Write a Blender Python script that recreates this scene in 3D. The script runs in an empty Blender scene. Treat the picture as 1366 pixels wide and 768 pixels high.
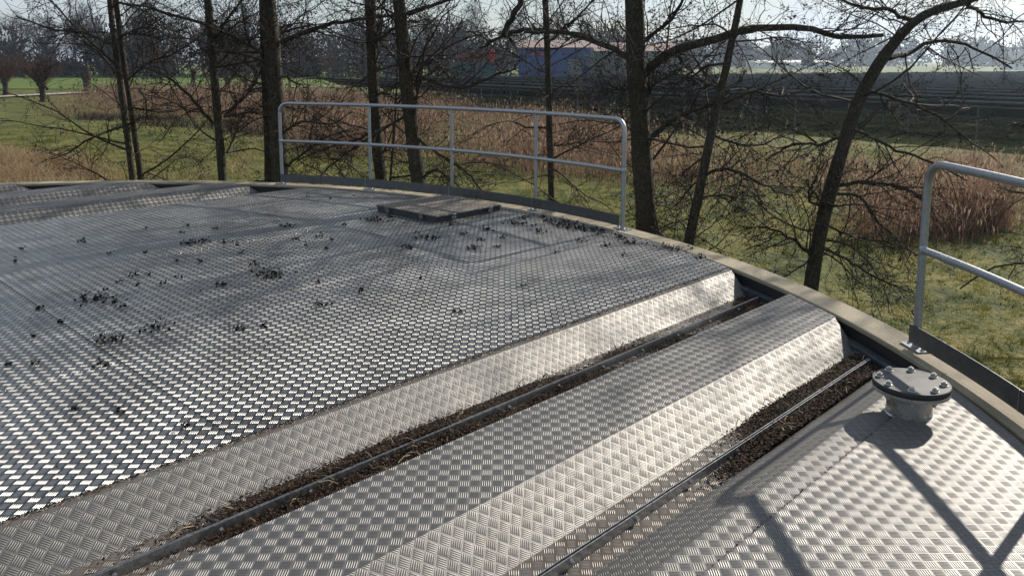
import bpy, bmesh, math, random
import numpy as np
from mathutils import Vector, Matrix
rad = math.radians
scene = bpy.context.scene
COL = scene.collection
# ------------------------------------------------------------------ camera
H = 1.78                                   # eye height above the tank rim (rim top is z = 0)
PITCH = 8.078
FPX = 1092.05                              # focal length in pixels of a 1366 wide picture
cam_d = bpy.data.cameras.new('camera')
cam = bpy.data.objects.new('camera', cam_d); COL.objects.link(cam)
cam.location = (0, 0, H)
cam.rotation_euler = (rad(90 - PITCH), 0, 0)
cam_d.sensor_width = 36.0
cam_d.lens = 36.0 * FPX / 1366.0
cam_d.shift_y = -(384 - 235) / 1366.0
cam_d.clip_start = 0.05; cam_d.clip_end = 6000
scene.camera = cam
# ------------------------------------------------------------------ sky, sun, exposure
SUN_AZ, SUN_EL = 45.5, 28.0
world = bpy.data.worlds.new('World'); scene.world = world; world.use_nodes = True
wn = world.node_tree.nodes; wl = world.node_tree.links
bg = wn['Background']
sky = wn.new('ShaderNodeTexSky'); sky.sky_type = 'NISHITA'; sky.sun_disc = False
sky.sun_elevation = rad(SUN_EL); sky.sun_rotation = rad(SUN_AZ)
sky.air_density = 1.0; sky.dust_density = .35; sky.ozone_density = 1.0
wtc = wn.new('ShaderNodeTexCoord'); wmap = wn.new('ShaderNodeMapping'); wmap.inputs['Scale'].default_value = (1.5, 1.5, 7)
wno = wn.new('ShaderNodeTexNoise'); wno.inputs['Scale'].default_value = 2.2; wno.inputs['Detail'].default_value = 7; wno.inputs['Roughness'].default_value = .58
wra = wn.new('ShaderNodeMapRange'); wra.inputs[1].default_value = .30; wra.inputs[2].default_value = .65; wra.inputs[4].default_value = .9
wmx = wn.new('ShaderNodeMix'); wmx.data_type = 'RGBA'; wmx.inputs['B'].default_value = (9.6, 10.6, 11.8, 1)
wl.new(wtc.outputs['Generated'], wmap.inputs[0]); wl.new(wmap.outputs[0], wno.inputs['Vector'])
wl.new(wno.outputs['Fac'], wra.inputs[0]); wl.new(wra.outputs[0], wmx.inputs['Factor'])
wl.new(sky.outputs[0], wmx.inputs['A']); wl.new(wmx.outputs['Result'], bg.inputs['Color'])
bg.inputs['Strength'].default_value = 0.056
sun_d = bpy.data.lights.new('sun', 'SUN'); sun_d.energy = 5.0; sun_d.angle = rad(0.53); sun_d.color = (1, .91, .78)
sun = bpy.data.objects.new('sun', sun_d); COL.objects.link(sun); sun.location = (30, 30, 30)
sdir = Vector((math.sin(rad(SUN_AZ)) * math.cos(rad(SUN_EL)), math.cos(rad(SUN_AZ)) * math.cos(rad(SUN_EL)), math.sin(rad(SUN_EL))))
sun.rotation_euler = sdir.to_track_quat('Z', 'Y').to_euler()
scene.view_settings.view_transform = 'Standard'; scene.view_settings.look = 'None'
scene.view_settings.exposure = 0.5; scene.view_settings.gamma = 1.0; scene.view_settings.use_curve_mapping = False
scene.cycles.max_bounces = 6; scene.cycles.transparent_max_bounces = 8; scene.cycles.volume_bounces = 0
scene.cycles.volume_step_rate = 8; scene.cycles.sample_clamp_indirect = 6; scene.cycles.caustics_reflective = False

# ------------------------------------------------------------------ helpers
CP, SP = math.cos(rad(PITCH)), math.sin(rad(PITCH))
def at(px, py, Y):
    """world point at forward distance Y that lies on the line of sight of a photo pixel"""
    xc = (px - 683) / FPX; yc = (235 - py) / FPX
    d = np.array([xc, CP + yc * SP, -SP + yc * CP])
    return d * (Y / d[1]) + np.array([0, 0, H])
GZ = -3.0                                  # field level
def gat(px, py, z=GZ):
    xc = (px - 683) / FPX; yc = (235 - py) / FPX
    d = np.array([xc, CP + yc * SP, -SP + yc * CP])
    return d * ((z - H) / d[2]) + np.array([0, 0, H])
DECK = Matrix.Rotation(rad(-44.5), 4, 'Z')  # deck frame: x across the ridges (t), y along them (s)
TC, SC = -6.69, -0.93                       # tank centre in the deck frame
def dk(t, s, z=0.0): return DECK @ Vector((t, s, z))
def rim_s(t, R): return SC + math.sqrt(max(R * R - (t - TC) ** 2, 0))

def mesh_np(name, V, F, smooth=False, mat=None, uv=None):
    V = np.asarray(V, dtype=np.float32).reshape(-1, 3); F = np.asarray(F, dtype=np.int32)
    me = bpy.data.meshes.new(name)
    me.vertices.add(len(V)); me.vertices.foreach_set('co', V.ravel())
    k = F.shape[1]; n = len(F)
    me.loops.add(n * k); me.loops.foreach_set('vertex_index', F.ravel())
    me.polygons.add(n); me.polygons.foreach_set('loop_start', np.arange(0, n * k, k, dtype=np.int32))
    me.polygons.foreach_set('loop_total', np.full(n, k, dtype=np.int32))
    me.polygons.foreach_set('use_smooth', np.full(n, bool(smooth)))
    me.update(calc_edges=True); me.validate()
    if mat: me.materials.append(mat)
    return me
def link(name, data, parent=None, mw=None):
    o = bpy.data.objects.new(name, data); COL.objects.link(o)
    if mw is not None: o.matrix_world = mw
    if parent is not None: o.parent = parent
    return o
def thing(name, label, cat, loc=(0, 0, 0), rz=0.0, group=None):
    o = bpy.data.objects.new(name, None); COL.objects.link(o); o.empty_display_size = .2
    o.location = loc; o.rotation_euler = (0, 0, rz)
    o['label'] = label; o['category'] = cat
    if group: o['group'] = group
    return o
def tag(o, label=None, cat=None, group=None, kind=None):
    if label: o['label'] = label
    if cat: o['category'] = cat
    if group: o['group'] = group
    if kind: o['kind'] = kind
    return o
class MB:
    """collects simple solids into one mesh"""
    def __init__(s): s.v = []; s.f = []
    def add(s, V, F):
        b = len(s.v); s.v += [tuple(map(float, p)) for p in V]; s.f += [tuple(i + b for i in f) for f in F]
    def box(s, c, d, rot=None):
        x, y, z = d[0] / 2, d[1] / 2, d[2] / 2
        V = [Vector(p) for p in ((-x,-y,-z),(x,-y,-z),(x,y,-z),(-x,y,-z),(-x,-y,z),(x,-y,z),(x,y,z),(-x,y,z))]
        if rot is not None: V = [rot @ p for p in V]
        s.add([p + Vector(c) for p in V], [(3,2,1,0),(4,5,6,7),(0,1,5,4),(1,2,6,5),(2,3,7,6),(3,0,4,7)])
    def cyl(s, c, r, h, n=16, r2=None, z0=None):
        r2 = r if r2 is None else r2
        V = [(c[0] + r * math.cos(6.28318 * i / n), c[1] + r * math.sin(6.28318 * i / n), c[2]) for i in range(n)]
        V += [(c[0] + r2 * math.cos(6.28318 * i / n), c[1] + r2 * math.sin(6.28318 * i / n), c[2] + h) for i in range(n)]
        F = [(i, (i + 1) % n, n + (i + 1) % n, n + i) for i in range(n)]
        F += [tuple(range(n - 1, -1, -1)), tuple(range(n, 2 * n))]
        s.add(V, F)
    def tube(s, pts, r, n=12):
        pts = [Vector(p) for p in pts]; rr = r if hasattr(r, '__len__') else [r] * len(pts)
        V = []; up = Vector((0, 0, 1))
        for i, p in enumerate(pts):
            t = (pts[min(i + 1, len(pts) - 1)] - pts[max(i - 1, 0)]).normalized()
            a = t.cross(up)
            if a.length < .05: a = t.cross(Vector((.3, 1, 0)))
            a.normalize(); b = t.cross(a).normalized()
            if i and a.dot(pa) < 0: a, b = -a, -b
            pa = a
            V += [p + a * rr[i] * math.cos(6.28318 * k / n) + b * rr[i] * math.sin(6.28318 * k / n) for k in range(n)]
        F = []
        for i in range(len(pts) - 1):
            for k in range(n): F.append((i * n + k, i * n + (k + 1) % n, (i + 1) * n + (k + 1) % n, (i + 1) * n + k))
        F += [tuple(range(n - 1, -1, -1)), tuple(range((len(pts) - 1) * n, len(pts) * n))]
        s.add(V, F)
    def build(s, name, mat, parent=None, smooth=False, bevel=0, mw=None):
        me = bpy.data.meshes.new(name); me.from_pydata(s.v, [], s.f); me.update()
        bm = bmesh.new(); bm.from_mesh(me); bmesh.ops.recalc_face_normals(bm, faces=bm.faces); bm.to_mesh(me); bm.free()
        if smooth:
            me.polygons.foreach_set('use_smooth', [True] * len(me.polygons)); 
            me.set_sharp_from_angle(angle=rad(40))
        me.materials.append(mat); o = link(name, me, parent, mw)
        if bevel:
            m = o.modifiers.new('bevel', 'BEVEL'); m.width = bevel; m.segments = 2; m.limit_method = 'ANGLE'
        return o

# ------------------------------------------------------------------ materials
class NT:
    def __init__(s, name):
        s.m = bpy.data.materials.new(name); s.m.use_nodes = True
        s.n = s.m.node_tree.nodes; s.l = s.m.node_tree.links; s.b = s.n['Principled BSDF']
    def put(s, sock, v):
        if hasattr(v, 'is_linked') or isinstance(v, bpy.types.NodeSocket): s.l.new(v, sock)
        elif v is not None: sock.default_value = v
    def op(s, o, a, b=None, c=None, clamp=False):
        n = s.n.new('ShaderNodeMath'); n.operation = o; n.use_clamp = clamp
        s.put(n.inputs[0], a)
        if b is not None: s.put(n.inputs[1], b)
        if c is not None: s.put(n.inputs[2], c)
        return n.outputs[0]
    def noise(s, scale, detail=4, rough=.55, vec=None, dist=0.0, out='Fac'):
        n = s.n.new('ShaderNodeTexNoise'); n.inputs['Scale'].default_value = scale; n.inputs['Detail'].default_value = detail
        n.inputs['Roughness'].default_value = rough; n.inputs['Distortion'].default_value = dist
        s.l.new(vec if vec is not None else s.obj(), n.inputs['Vector']); return n.outputs[out]
    def obj(s):
        if not hasattr(s, '_o'): s._o = s.n.new('ShaderNodeTexCoord')
        return s._o.outputs['Object']
    def pos(s):
        if not hasattr(s, '_p'): s._p = s.n.new('ShaderNodeNewGeometry')
        return s._p.outputs['Position']
    def uv(s):
        s.obj(); return s._o.outputs['UV']
    def rng(s, v, a, b, c=0.0, d=1.0):
        n = s.n.new('ShaderNodeMapRange'); s.put(n.inputs[0], v)
        for i, q in enumerate((a, b, c, d)): n.inputs[i + 1].default_value = q
        return n.outputs[0]
    def mix(s, f, a, b):
        n = s.n.new('ShaderNodeMix'); n.data_type = 'RGBA'; s.put(n.inputs['Factor'], f)
        s.put(n.inputs['A'], (*a, 1) if isinstance(a, tuple) else a); s.put(n.inputs['B'], (*b, 1) if isinstance(b, tuple) else b)
        return n.outputs['Result']
    def ramp(s, f, stops):
        n = s.n.new('ShaderNodeValToRGB'); s.l.new(f, n.inputs[0]); e = n.color_ramp.elements
        while len(e) < len(stops): e.new(.5)
        for k, (p, c) in enumerate(stops): e[k].position = p; e[k].color = (*c, 1)
        return n.outputs[0]
    def bump(s, h, dist=1.0, strength=1.0, normal=None):
        n = s.n.new('ShaderNodeBump'); n.inputs['Distance'].default_value = dist; n.inputs['Strength'].default_value = strength
        s.l.new(h, n.inputs['Height'])
        if normal is not None: s.l.new(normal, n.inputs['Normal'])
        return n.outputs[0]
    def out(s, color, rough=.7, metal=0.0, normal=None, spec=None):
        s.put(s.b.inputs['Base Color'], (*color, 1) if isinstance(color, tuple) else color)
        s.put(s.b.inputs['Roughness'], rough); s.put(s.b.inputs['Metallic'], metal)
        if normal is not None: s.l.new(normal, s.b.inputs['Normal'])
        if spec is not None: s.b.inputs['Specular IOR Level'].default_value = spec
        return s.m

CELL = 0.0468
def tread(name, base=.225, bar=.165, rough=.60, dirt=0.16, tint=(1, 1, 1.0), hbar=.0019, soil=0.0, dent=.008, gap_shade=.85, slope=1.35, roof=.3):
    """five-bar tread plate: groups of five raised bars, each group turned a quarter from its neighbours"""
    s = NT(name); sep = s.n.new('ShaderNodeSeparateXYZ'); s.l.new(s.uv(), sep.inputs[0])
    u, v = sep.outputs[0], sep.outputs[1]
    k = 1 / CELL / math.sqrt(2)
    U = s.op('MULTIPLY', s.op('ADD', u, v), k); V = s.op('MULTIPLY', s.op('SUBTRACT', v, u), k)
    par = s.op('FLOORED_MODULO', s.op('ADD', s.op('FLOOR', U), s.op('FLOOR', V)), 2.0)
    fu = s.op('SUBTRACT', s.op('FRACT', U), .5); fv = s.op('SUBTRACT', s.op('FRACT', V), .5)
    d = s.op('SUBTRACT', fv, fu); pd = s.op('MULTIPLY', d, par)
    along = s.op('ADD', fu, pd); across = s.op('SUBTRACT', fv, pd)
    b = s.op('SUBTRACT', s.op('FRACT', s.op('ADD', s.op('DIVIDE', across, .185), .5)), .5)
    inside = s.op('LESS_THAN', s.op('ABSOLUTE', across), .462)
    bb = s.op('DIVIDE', b, .355); al = s.op('DIVIDE', along, .455); aal = s.op('ABSOLUTE', al)
    g = s.op('SUBTRACT', 1.0, s.op('ADD', s.op('MULTIPLY', bb, bb), s.op('POWER', aal, 3.0)))
    on = s.op('MULTIPLY', s.op('GREATER_THAN', g, 0.0), inside)
    h = s.op('MULTIPLY', s.op('MAXIMUM', g, 0.0), inside)
    # exact slopes of the bars (not a filtered bump, so the relief stays true at any distance)
    sa = s.op('MULTIPLY', s.op('ADD', s.op('MULTIPLY', s.op('SIGN', bb), roof * -slope), s.op('MULTIPLY', bb, (1 - roof) * -slope)), on)
    sl_ = s.op('MULTIPLY', s.op('MULTIPLY', s.op('MULTIPLY', al, aal), -3 * hbar / (.455 * CELL)), on)
    dd = s.op('SUBTRACT', sa, sl_); pdd = s.op('MULTIPLY', dd, par)
    gU = s.op('ADD', sl_, pdd); gV = s.op('SUBTRACT', sa, pdd)
    gu = s.op('MULTIPLY', s.op('SUBTRACT', gU, gV), .70711); gv = s.op('MULTIPLY', s.op('ADD', gU, gV), .70711)
    w = s.noise(1.1, 2, .5); dents = s.noise(5.0, 2, .4)
    nb = s.bump(s.op('ADD', s.op('MULTIPLY', w, dent), s.op('MULTIPLY', dents, dent * .12)))
    tn = s.n.new('ShaderNodeTangent'); tn.direction_type = 'UV_MAP'; tn.uv_map = 'UVMap'
    def vm(o, x, y=None, sc=None):
        n = s.n.new('ShaderNodeVectorMath'); n.operation = o; s.put(n.inputs[0], x)
        if y is not None: s.put(n.inputs[1], y)
        if sc is not None: s.put(n.inputs['Scale'], sc)
        return n.outputs[0]
    Tv = vm('CROSS_PRODUCT', nb, tn.outputs[0])
    nrm = vm('NORMALIZE', vm('SUBTRACT', vm('SUBTRACT', nb, vm('SCALE', tn.outputs[0], sc=gu)), vm('SCALE', Tv, sc=gv)))
    stain = s.noise(2.4, 7, .62, dist=.6); stain2 = s.noise(17, 6, .7)
    lo = tuple(base * c for c in tint); hi = tuple(bar * c for c in tint)
    col = s.mix(h, lo, hi)
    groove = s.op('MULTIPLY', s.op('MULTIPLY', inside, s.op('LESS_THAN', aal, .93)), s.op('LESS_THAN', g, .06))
    col = s.mix(s.op('MULTIPLY', groove, gap_shade), col, (.05, .045, .04))      # shade between the bars, painted into the colour
    col = s.mix(s.rng(stain, .38, .70, 0, .6), col, tuple(base * .62 * c for c in (1, 1, 1.03)))
    dm = s.op('MULTIPLY', s.rng(stain2, .56, .74, 0, 1), s.rng(stain, .40, .62, .15, 1))
    dm = s.op('MULTIPLY', dm, s.op('SUBTRACT', 1.0, s.op('MULTIPLY', h, .8)))
    dm = s.op('MULTIPLY', dm, dirt * 3, clamp=True)
    if soil > 0:
        so = s.op('MULTIPLY', s.rng(s.noise(9, 6, .7), .30, .62, .35, 1), s.op('SUBTRACT', 1.0, s.op('MULTIPLY', h, .75)))
        dm = s.op('MAXIMUM', dm, s.op('MULTIPLY', so, soil))
    col = s.mix(dm, col, (.075, .055, .04))
    metal = s.op('SUBTRACT', s.op('SUBTRACT', .95, s.op('MULTIPLY', groove, gap_shade * .5)), s.op('MULTIPLY', dm, .6), clamp=True)
    rg = s.op('ADD', s.rng(stain2, .3, .7, rough - .05, rough + .10), s.op('MULTIPLY', dm, .5))
    rg = s.op('SUBTRACT', rg, s.op('MULTIPLY', h, .05))
    return s.out(col, rg, metal, nrm)
M = {}
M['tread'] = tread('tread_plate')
M['tread_b'] = tread('tread_plate_clean', base=.205, bar=.25, rough=.56, dirt=.10, hbar=.0022, tint=(1, .98, .955), gap_shade=.9, slope=1.35, roof=0)
M['tread_dark'] = tread('tread_plate_dark', base=.075, bar=.80, rough=.34, dirt=.12, hbar=.0030, gap_shade=.5, slope=1.25, roof=.6)  # darker sheet and brighter bars than the other plates
M['tread_sun'] = tread('tread_plate_bright', base=.19, bar=.26, rough=.48, dirt=.10, hbar=.0025, gap_shade=1.0, slope=1.4, roof=.25)
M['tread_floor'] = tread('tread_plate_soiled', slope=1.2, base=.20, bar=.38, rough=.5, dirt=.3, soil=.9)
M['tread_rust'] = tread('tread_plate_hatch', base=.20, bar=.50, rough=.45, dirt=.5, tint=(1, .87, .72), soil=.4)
def simple(name, col, rough=.6, metal=0, ns=30, amt=.25, bump=0.0, spec=None, detail=5):
    s = NT(name); n = s.noise(ns, detail, .6)
    c = s.mix(s.rng(n, .3, .7), tuple(x * (1 - amt) for x in col), tuple(min(1, x * (1 + amt)) for x in col))
    return s.out(c, s.rng(n, .3, .7, max(rough - .08, .02), min(rough + .08, 1)), metal, s.bump(n, bump) if bump else None, spec)
M['galv'] = simple('galvanised_steel', (.36, .38, .41), .40, .9, 60, .16, .0003)
M['toe'] = simple('toe_board_steel', (.13, .135, .14), .45, .85, 22, .2, .0004)  # shade of the face turned from the sun is put into this colour
M['angle'] = simple('edge_angle_steel', (.085, .10, .115), .5, .7, 18, .3, .0006)
M['alu_dark'] = simple('joint_aluminium', (.34, .35, .36), .42, .9, 40, .25, .0003)
M['stainless'] = simple('stainless_steel', (.55, .54, .52), .30, .95, 25, .14, .0002)
M['flange_grey'] = simple('flange_plate', (.055, .058, .062), .5, .5, 12, .2, .0002)
M['gasket'] = simple('rubber_and_shade_black', (.018, .018, .02), .6, 0, 40, .3)  # rubber on the stub, painted shade on the band under the rim cap
M['black_steel'] = simple('dark_frame', (.05, .055, .06), .45, .4, 25, .3, .0004)
M['backing'] = simple('backing_dark', (.03, .03, .03), .8)
def concrete():
    s = NT('rim_concrete'); a = s.noise(1.2, 8, .65); b = s.noise(40, 5, .7); c = s.noise(220, 2, .5)
    col = s.ramp(a, [(.3, (.20, .165, .11)), (.5, (.31, .265, .19)), (.72, (.40, .345, .25))])
    col = s.mix(s.rng(b, .5, .75, 0, .5), col, (.15, .125, .085))
    return s.out(col, .85, 0, s.bump(s.op('ADD', s.op('MULTIPLY', b, .004), s.op('MULTIPLY', c, .001))))
M['concrete'] = concrete()
def litter_mat(name, stops, scale=60):
    s = NT(name); return s.out(s.ramp(s.noise(scale, 3, .6), stops), .85, 0, None, .25)
M['litter'] = litter_mat('leaf_litter', [(.3, (.008, .006, .005)), (.5, (.026, .016, .010)), (.64, (.085, .043, .024)), (.8, (.20, .14, .085))])
M['clump'] = litter_mat('alder_litter', [(.35, (.005, .004, .004)), (.6, (.011, .008, .007)), (.8, (.028, .018, .012))])
M['straw'] = litter_mat('dry_straw', [(.3, (.16, .12, .07)), (.7, (.38, .31, .20))], 20)
def soil():
    s = NT('channel_soil'); a = s.noise(25, 8, .7); b = s.noise(120, 4, .7)
    col = s.ramp(a, [(.3, (.008, .007, .006)), (.5, (.024, .016, .011)), (.7, (.065, .038, .024))])
    return s.out(col, .95, 0, s.bump(s.op('ADD', s.op('MULTIPLY', a, .02), s.op('MULTIPLY', b, .006))), .2)
M['soil'] = soil()
def bark():
    s = NT('alder_bark'); a = s.noise(2.2, 6, .6)
    mp = s.n.new('ShaderNodeMapping'); mp.inputs['Scale'].default_value = (1, 1, .28); s.l.new(s.obj(), mp.inputs[0])
    f = s.noise(34, 7, .7, mp.outputs[0]); l = s.noise(26, 6, .7)
    col = s.ramp(f, [(.3, (.013, .011, .009)), (.5, (.042, .035, .028)), (.7, (.10, .086, .068))])
    col = s.mix(s.rng(l, .50, .70, 0, .7), col, (.17, .165, .13))
    col = s.mix(s.rng(a, .46, .66, 0, .55), col, (.030, .035, .013))
    return s.out(col, .9, 0, s.bump(f, .03), .2)
M['bark'] = bark()
M['twig'] = simple('alder_twig', (.040, .031, .025), .8, 0, 6, .45, 0, .15)
M['cone'] = simple('alder_cone', (.018, .014, .011), .8, 0, 9, .4, 0, .2)
M['wood_far'] = simple('far_twigs', (.050, .036, .029), .9, 0, .35, .35, 0, .1)
M['willow_shoot'] = simple('willow_shoots', (.105, .055, .035), .7, 0, 2, .35, 0, .2)
M['willow_bark'] = simple('willow_bark', (.05, .042, .034), .95, 0, 8, .4, .02, .1)
def grassy(name, stops, sc=.35):
    s = NT(name); a = s.noise(sc, 9, .68, s.pos()); b = s.noise(6.0, 4, .65, s.pos())
    f = s.op('ADD', s.op('MULTIPLY', a, .65), s.op('MULTIPLY', b, .35))
    return s.out(s.ramp(f, stops), .9, 0, s.bump(b, .10), .15)
G_ST = [(.38, (.018, .026, .007)), (.48, (.064, .078, .016)), (.55, (.120, .115, .028)), (.66, (.20, .16, .06))]
M['ground'] = grassy('field_grass', G_ST, .8)
M['blade'] = grassy('grass_blades', [(.38, (.032, .048, .009)), (.48, (.108, .125, .023)), (.55, (.185, .170, .042)), (.66, (.30, .24, .095))], .8)
M['meadow'] = grassy('meadow_grass', [(.3, (.050, .085, .016)), (.5, (.085, .130, .024)), (.7, (.13, .155, .04))], .12)
M['far_field'] = grassy('far_field_grass', [(.3, (.10, .12, .04)), (.7, (.16, .17, .07))], .02)
M['path'] = simple('path_gravel', (.30, .28, .25), .95, 0, 3, .2)
def thin(m, fac=.5):
    n = m.node_tree.nodes; l = m.node_tree.links; b = n['Principled BSDF']; o = [x for x in n if x.type == 'OUTPUT_MATERIAL'][0]
    t = n.new('ShaderNodeBsdfTranslucent'); x = n.new('ShaderNodeMixShader'); x.inputs[0].default_value = fac
    l.new(b.inputs['Base Color'].links[0].from_socket, t.inputs['Color']); l.new(b.outputs[0], x.inputs[1]); l.new(t.outputs[0], x.inputs[2]); l.new(x.outputs[0], o.inputs['Surface'])
    return m
thin(M['blade'])
def reedm(name, stops):
    s = NT(name); a = s.noise(.5, 4, .6, s.pos()); b = s.noise(8, 3, .6, s.pos())
    return s.out(s.ramp(s.op('ADD', s.op('MULTIPLY', a, .5), s.op('MULTIPLY', b, .5)), stops), .8, 0, None, .2)
M['reed'] = reedm('reed_stems', [(.36, (.075, .045, .032)), (.5, (.165, .102, .070)), (.64, (.29, .20, .14))])
M['reed2'] = reedm('red_reed_stems', [(.36, (.085, .048, .035)), (.5, (.175, .105, .075)), (.64, (.29, .20, .145))])
M['plume'] = reedm('reed_plumes', [(.36, (.15, .10, .07)), (.64, (.33, .25, .18))])
M['dry'] = reedm('dry_grass', [(.38, (.11, .070, .035)), (.5, (.27, .19, .11)), (.62, (.45, .36, .23))])
for k_ in ('reed', 'reed2', 'plume', 'dry'): thin(M[k_])
M['panel'] = simple('solar_panel', (.010, .014, .024), .22, 0, 3, .3)
M['panel_back'] = simple('solar_panel_back', (.030, .036, .045), .55, 0, 3, .3)
M['panel_edge'] = simple('panel_edge_aluminium', (.07, .085, .10), .5, .4, 5, .2)
M['post'] = simple('steel_post', (.13, .135, .14), .5, .7, 10, .2)
def vol():
    m = bpy.data.materials.new('haze_air'); m.use_nodes = True; n = m.node_tree.nodes; n.clear()
    o = n.new('ShaderNodeOutputMaterial'); v = n.new('ShaderNodeVolumePrincipled')
    v.inputs['Color'].default_value = (.66, .81, 1, 1); v.inputs['Density'].default_value = 0.00036; v.inputs['Anisotropy'].default_value = .75
    m.node_tree.links.new(v.outputs[0], o.inputs['Volume']); return m
M['haze'] = vol()

# ================================================================== THE SETTING
rs = np.random.RandomState(11)
def vnoise(x, y, seed=0):
    """cheap smooth value noise made of a few sine waves"""
    r = np.random.RandomState(seed); o = 0
    for k in range(7):
        a = r.uniform(0, 6.28); f = .12 * 1.7 ** k
        o = o + np.sin((x * math.cos(a) + y * math.sin(a)) * f * 3 + r.uniform(0, 6.28)) / 1.45 ** k
    return o / 3
def ground_z(x, y):
    d = np.hypot(x, y); return GZ + (.09 * vnoise(x, y, 3) + .035 * vnoise(x * 5, y * 5, 4)) * np.clip((120 - d) / 60, 0, 1)
def build_ground():
    # polar sheet: fine near the tank, coarse to the horizon
    rr = np.concatenate([np.linspace(0, 70, 141), 70 * (2600 / 70) ** np.linspace(.03, 1, 40)]); th = np.linspace(0, 2 * math.pi, 241)[:-1]
    Rg, Tg = np.meshgrid(rr, th, indexing='ij'); X, Y = Rg * np.sin(Tg), Rg * np.cos(Tg)
    V = np.stack([X, Y, ground_z(X, Y)], -1).reshape(-1, 3); n = len(th); i, j = np.meshgrid(np.arange(len(rr) - 1), np.arange(n), indexing='ij')
    F = np.stack([i * n + j, (i + 1) * n + j, (i + 1) * n + (j + 1) % n, i * n + (j + 1) % n], -1).reshape(-1, 4)[:, ::-1]
    tag(link('ground', mesh_np('ground', V, F, True, M['ground'])), kind='structure')
build_ground()
def sheet(name, pts, z, mat, kind='structure'):
    me = bpy.data.meshes.new(name); me.from_pydata([(p[0], p[1], z) for p in pts], [], [tuple(range(len(pts)))]); me.update()
    if me.polygons[0].normal.z < 0: me.flip_normals()
    me.materials.append(mat); return tag(link(name, me), kind=kind)
sheet('meadow', [(-260, 150), (-64, 133), (-52, 146), (-20, 150), (10, 160), (10, 330), (-260, 330)], GZ + .10, M['meadow'])
sheet('far_field', [(10, 330), (200, 290), (900, 330), (1500, 1500), (-200, 1500)], GZ + .10, M['far_field'])
pth = [(-150, 60), (-90, 84), (-66, 104), (-62, 118), (-60, 134), (-48, 143), (-20, 147), (20, 152)]
pl = []; pr = []
for i, p in enumerate(pth):
    a = Vector(pth[max(i - 1, 0)]); b = Vector(pth[min(i + 1, len(pth) - 1)]); t = (b - a).normalized(); n = Vector((-t.y, t.x))
    pl.append((p[0] + n.x * 1.7, p[1] + n.y * 1.7)); pr.append((p[0] - n.x * 1.7, p[1] - n.y * 1.7))
V = [(x, y, GZ + .16) for x, y in pl] + [(x, y, GZ + .16) for x, y in pr]; k = len(pl)
tag(link('path', mesh_np('path', V, [(i, i + 1, k + i + 1, k + i) for i in range(k - 1)], False, M['path'])), kind='structure')

# ------------------------------------------------------------------ the tank
tank = thing('tank', 'round concrete tank with pale rim under the metal covers', 'tank', dk(TC, SC, GZ))
def ring(name, prof, mat, parent, n=220, smooth=True):
    V = []; F = []; m = len(prof)
    for i in range(n):
        a = 2 * math.pi * i / n
        V += [(r * math.cos(a), r * math.sin(a), z - GZ) for r, z in prof]
    for i in range(n):
        for k in range(m):
            F.append((i * m + k, ((i + 1) % n) * m + k, ((i + 1) % n) * m + (k + 1) % m, i * m + (k + 1) % m))
    me = mesh_np(name, V, F, False, mat)
    bm = bmesh.new(); bm.from_mesh(me); bmesh.ops.recalc_face_normals(bm, faces=bm.faces); bm.to_mesh(me); bm.free()
    return link(name, me, parent)
ring('wall', [(8.05, -.14), (8.05, GZ - .3), (7.88, GZ - .3), (7.88, -.14)], M['concrete'], tank)
ring('rim_cap', [(7.868, -.03), (7.868, -.008), (7.876, 0), (8.092, 0), (8.10, -.008), (8.10, -.13), (7.90, -.13), (7.90, -.03)], M['concrete'], tank)
ring('edge_angle', [(7.79, -.24), (7.79, -.105), (7.868, -.105), (7.868, -.111), (7.797, -.111), (7.797, -.24)], M['angle'], tank)
ring('rim_shade_band', [(7.885, -.031), (7.885, -.135), (7.899, -.135), (7.899, -.031)], M['gasket'], tank)  # black band added as the dark shade under the rim cap
ring('inner_slab', [(7.785, -.24), (7.785, -.30), (.05, -.30), (.05, -.24)], M['backing'], tank)

# ------------------------------------------------------------------ the covers
def strip(name, prof, s0, s1, mat, parent, R=7.84, u0=0.0, thick=.004, dt=.06, gap=.0):
    """folded sheet: prof is the (t, z) section across, running along s from s0 to s1 (None = up to the rim circle of radius R)"""
    P = [prof[0]]
    for a, b in zip(prof, prof[1:]):
        n = max(1, int(math.ceil(abs(b[0] - a[0]) / dt)))
        P += [(a[0] + (b[0] - a[0]) * k / n, a[1] + (b[1] - a[1]) * k / n) for k in range(1, n + 1)]
    V = []; UV = []; u = u0
    for i, (t, z) in enumerate(P):
        if i: u += math.hypot(t - P[i - 1][0], z - P[i - 1][1])
        e = rim_s(t, R) if s1 is None else min(s1, rim_s(t, R))
        ss = max(s0, SC - math.sqrt(max(R * R - (t - TC) ** 2, 0)))
        V += [(t, ss, z), (t, e, z)]; UV += [(u, ss), (u, e)]
    F = [(2 * i, 2 * i + 2, 2 * i + 3, 2 * i + 1) for i in range(len(P) - 1)]
    me = mesh_np(name, V, F, False, mat); uvl = me.uv_layers.new(name='UVMap')
    li = np.empty(len(me.loops), dtype=np.int32); me.loops.foreach_get('vertex_index', li)
    uvl.data.foreach_set('uv', np.asarray(UV, dtype=np.float32)[li].ravel())
    if me.polygons[0].normal.z < 0: me.flip_normals()
    o = link(name, me, parent)
    if thick:
        m = o.modifiers.new('sheet', 'SOLIDIFY'); m.thickness = thick; m.offset = -1
    return o
def fold(p, q, r, w=.0025):
    """the corner q between p and r, rounded over a few millimetres like pressed sheet"""
    p, q, r = Vector(p), Vector(q), Vector(r); a = q + (p - q).normalized() * w; b = q + (r - q).normalized() * w
    return [tuple(a), tuple((a + b + q * 2) / 4), tuple(b)]
ZF = -.15; ZR = -.105
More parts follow.
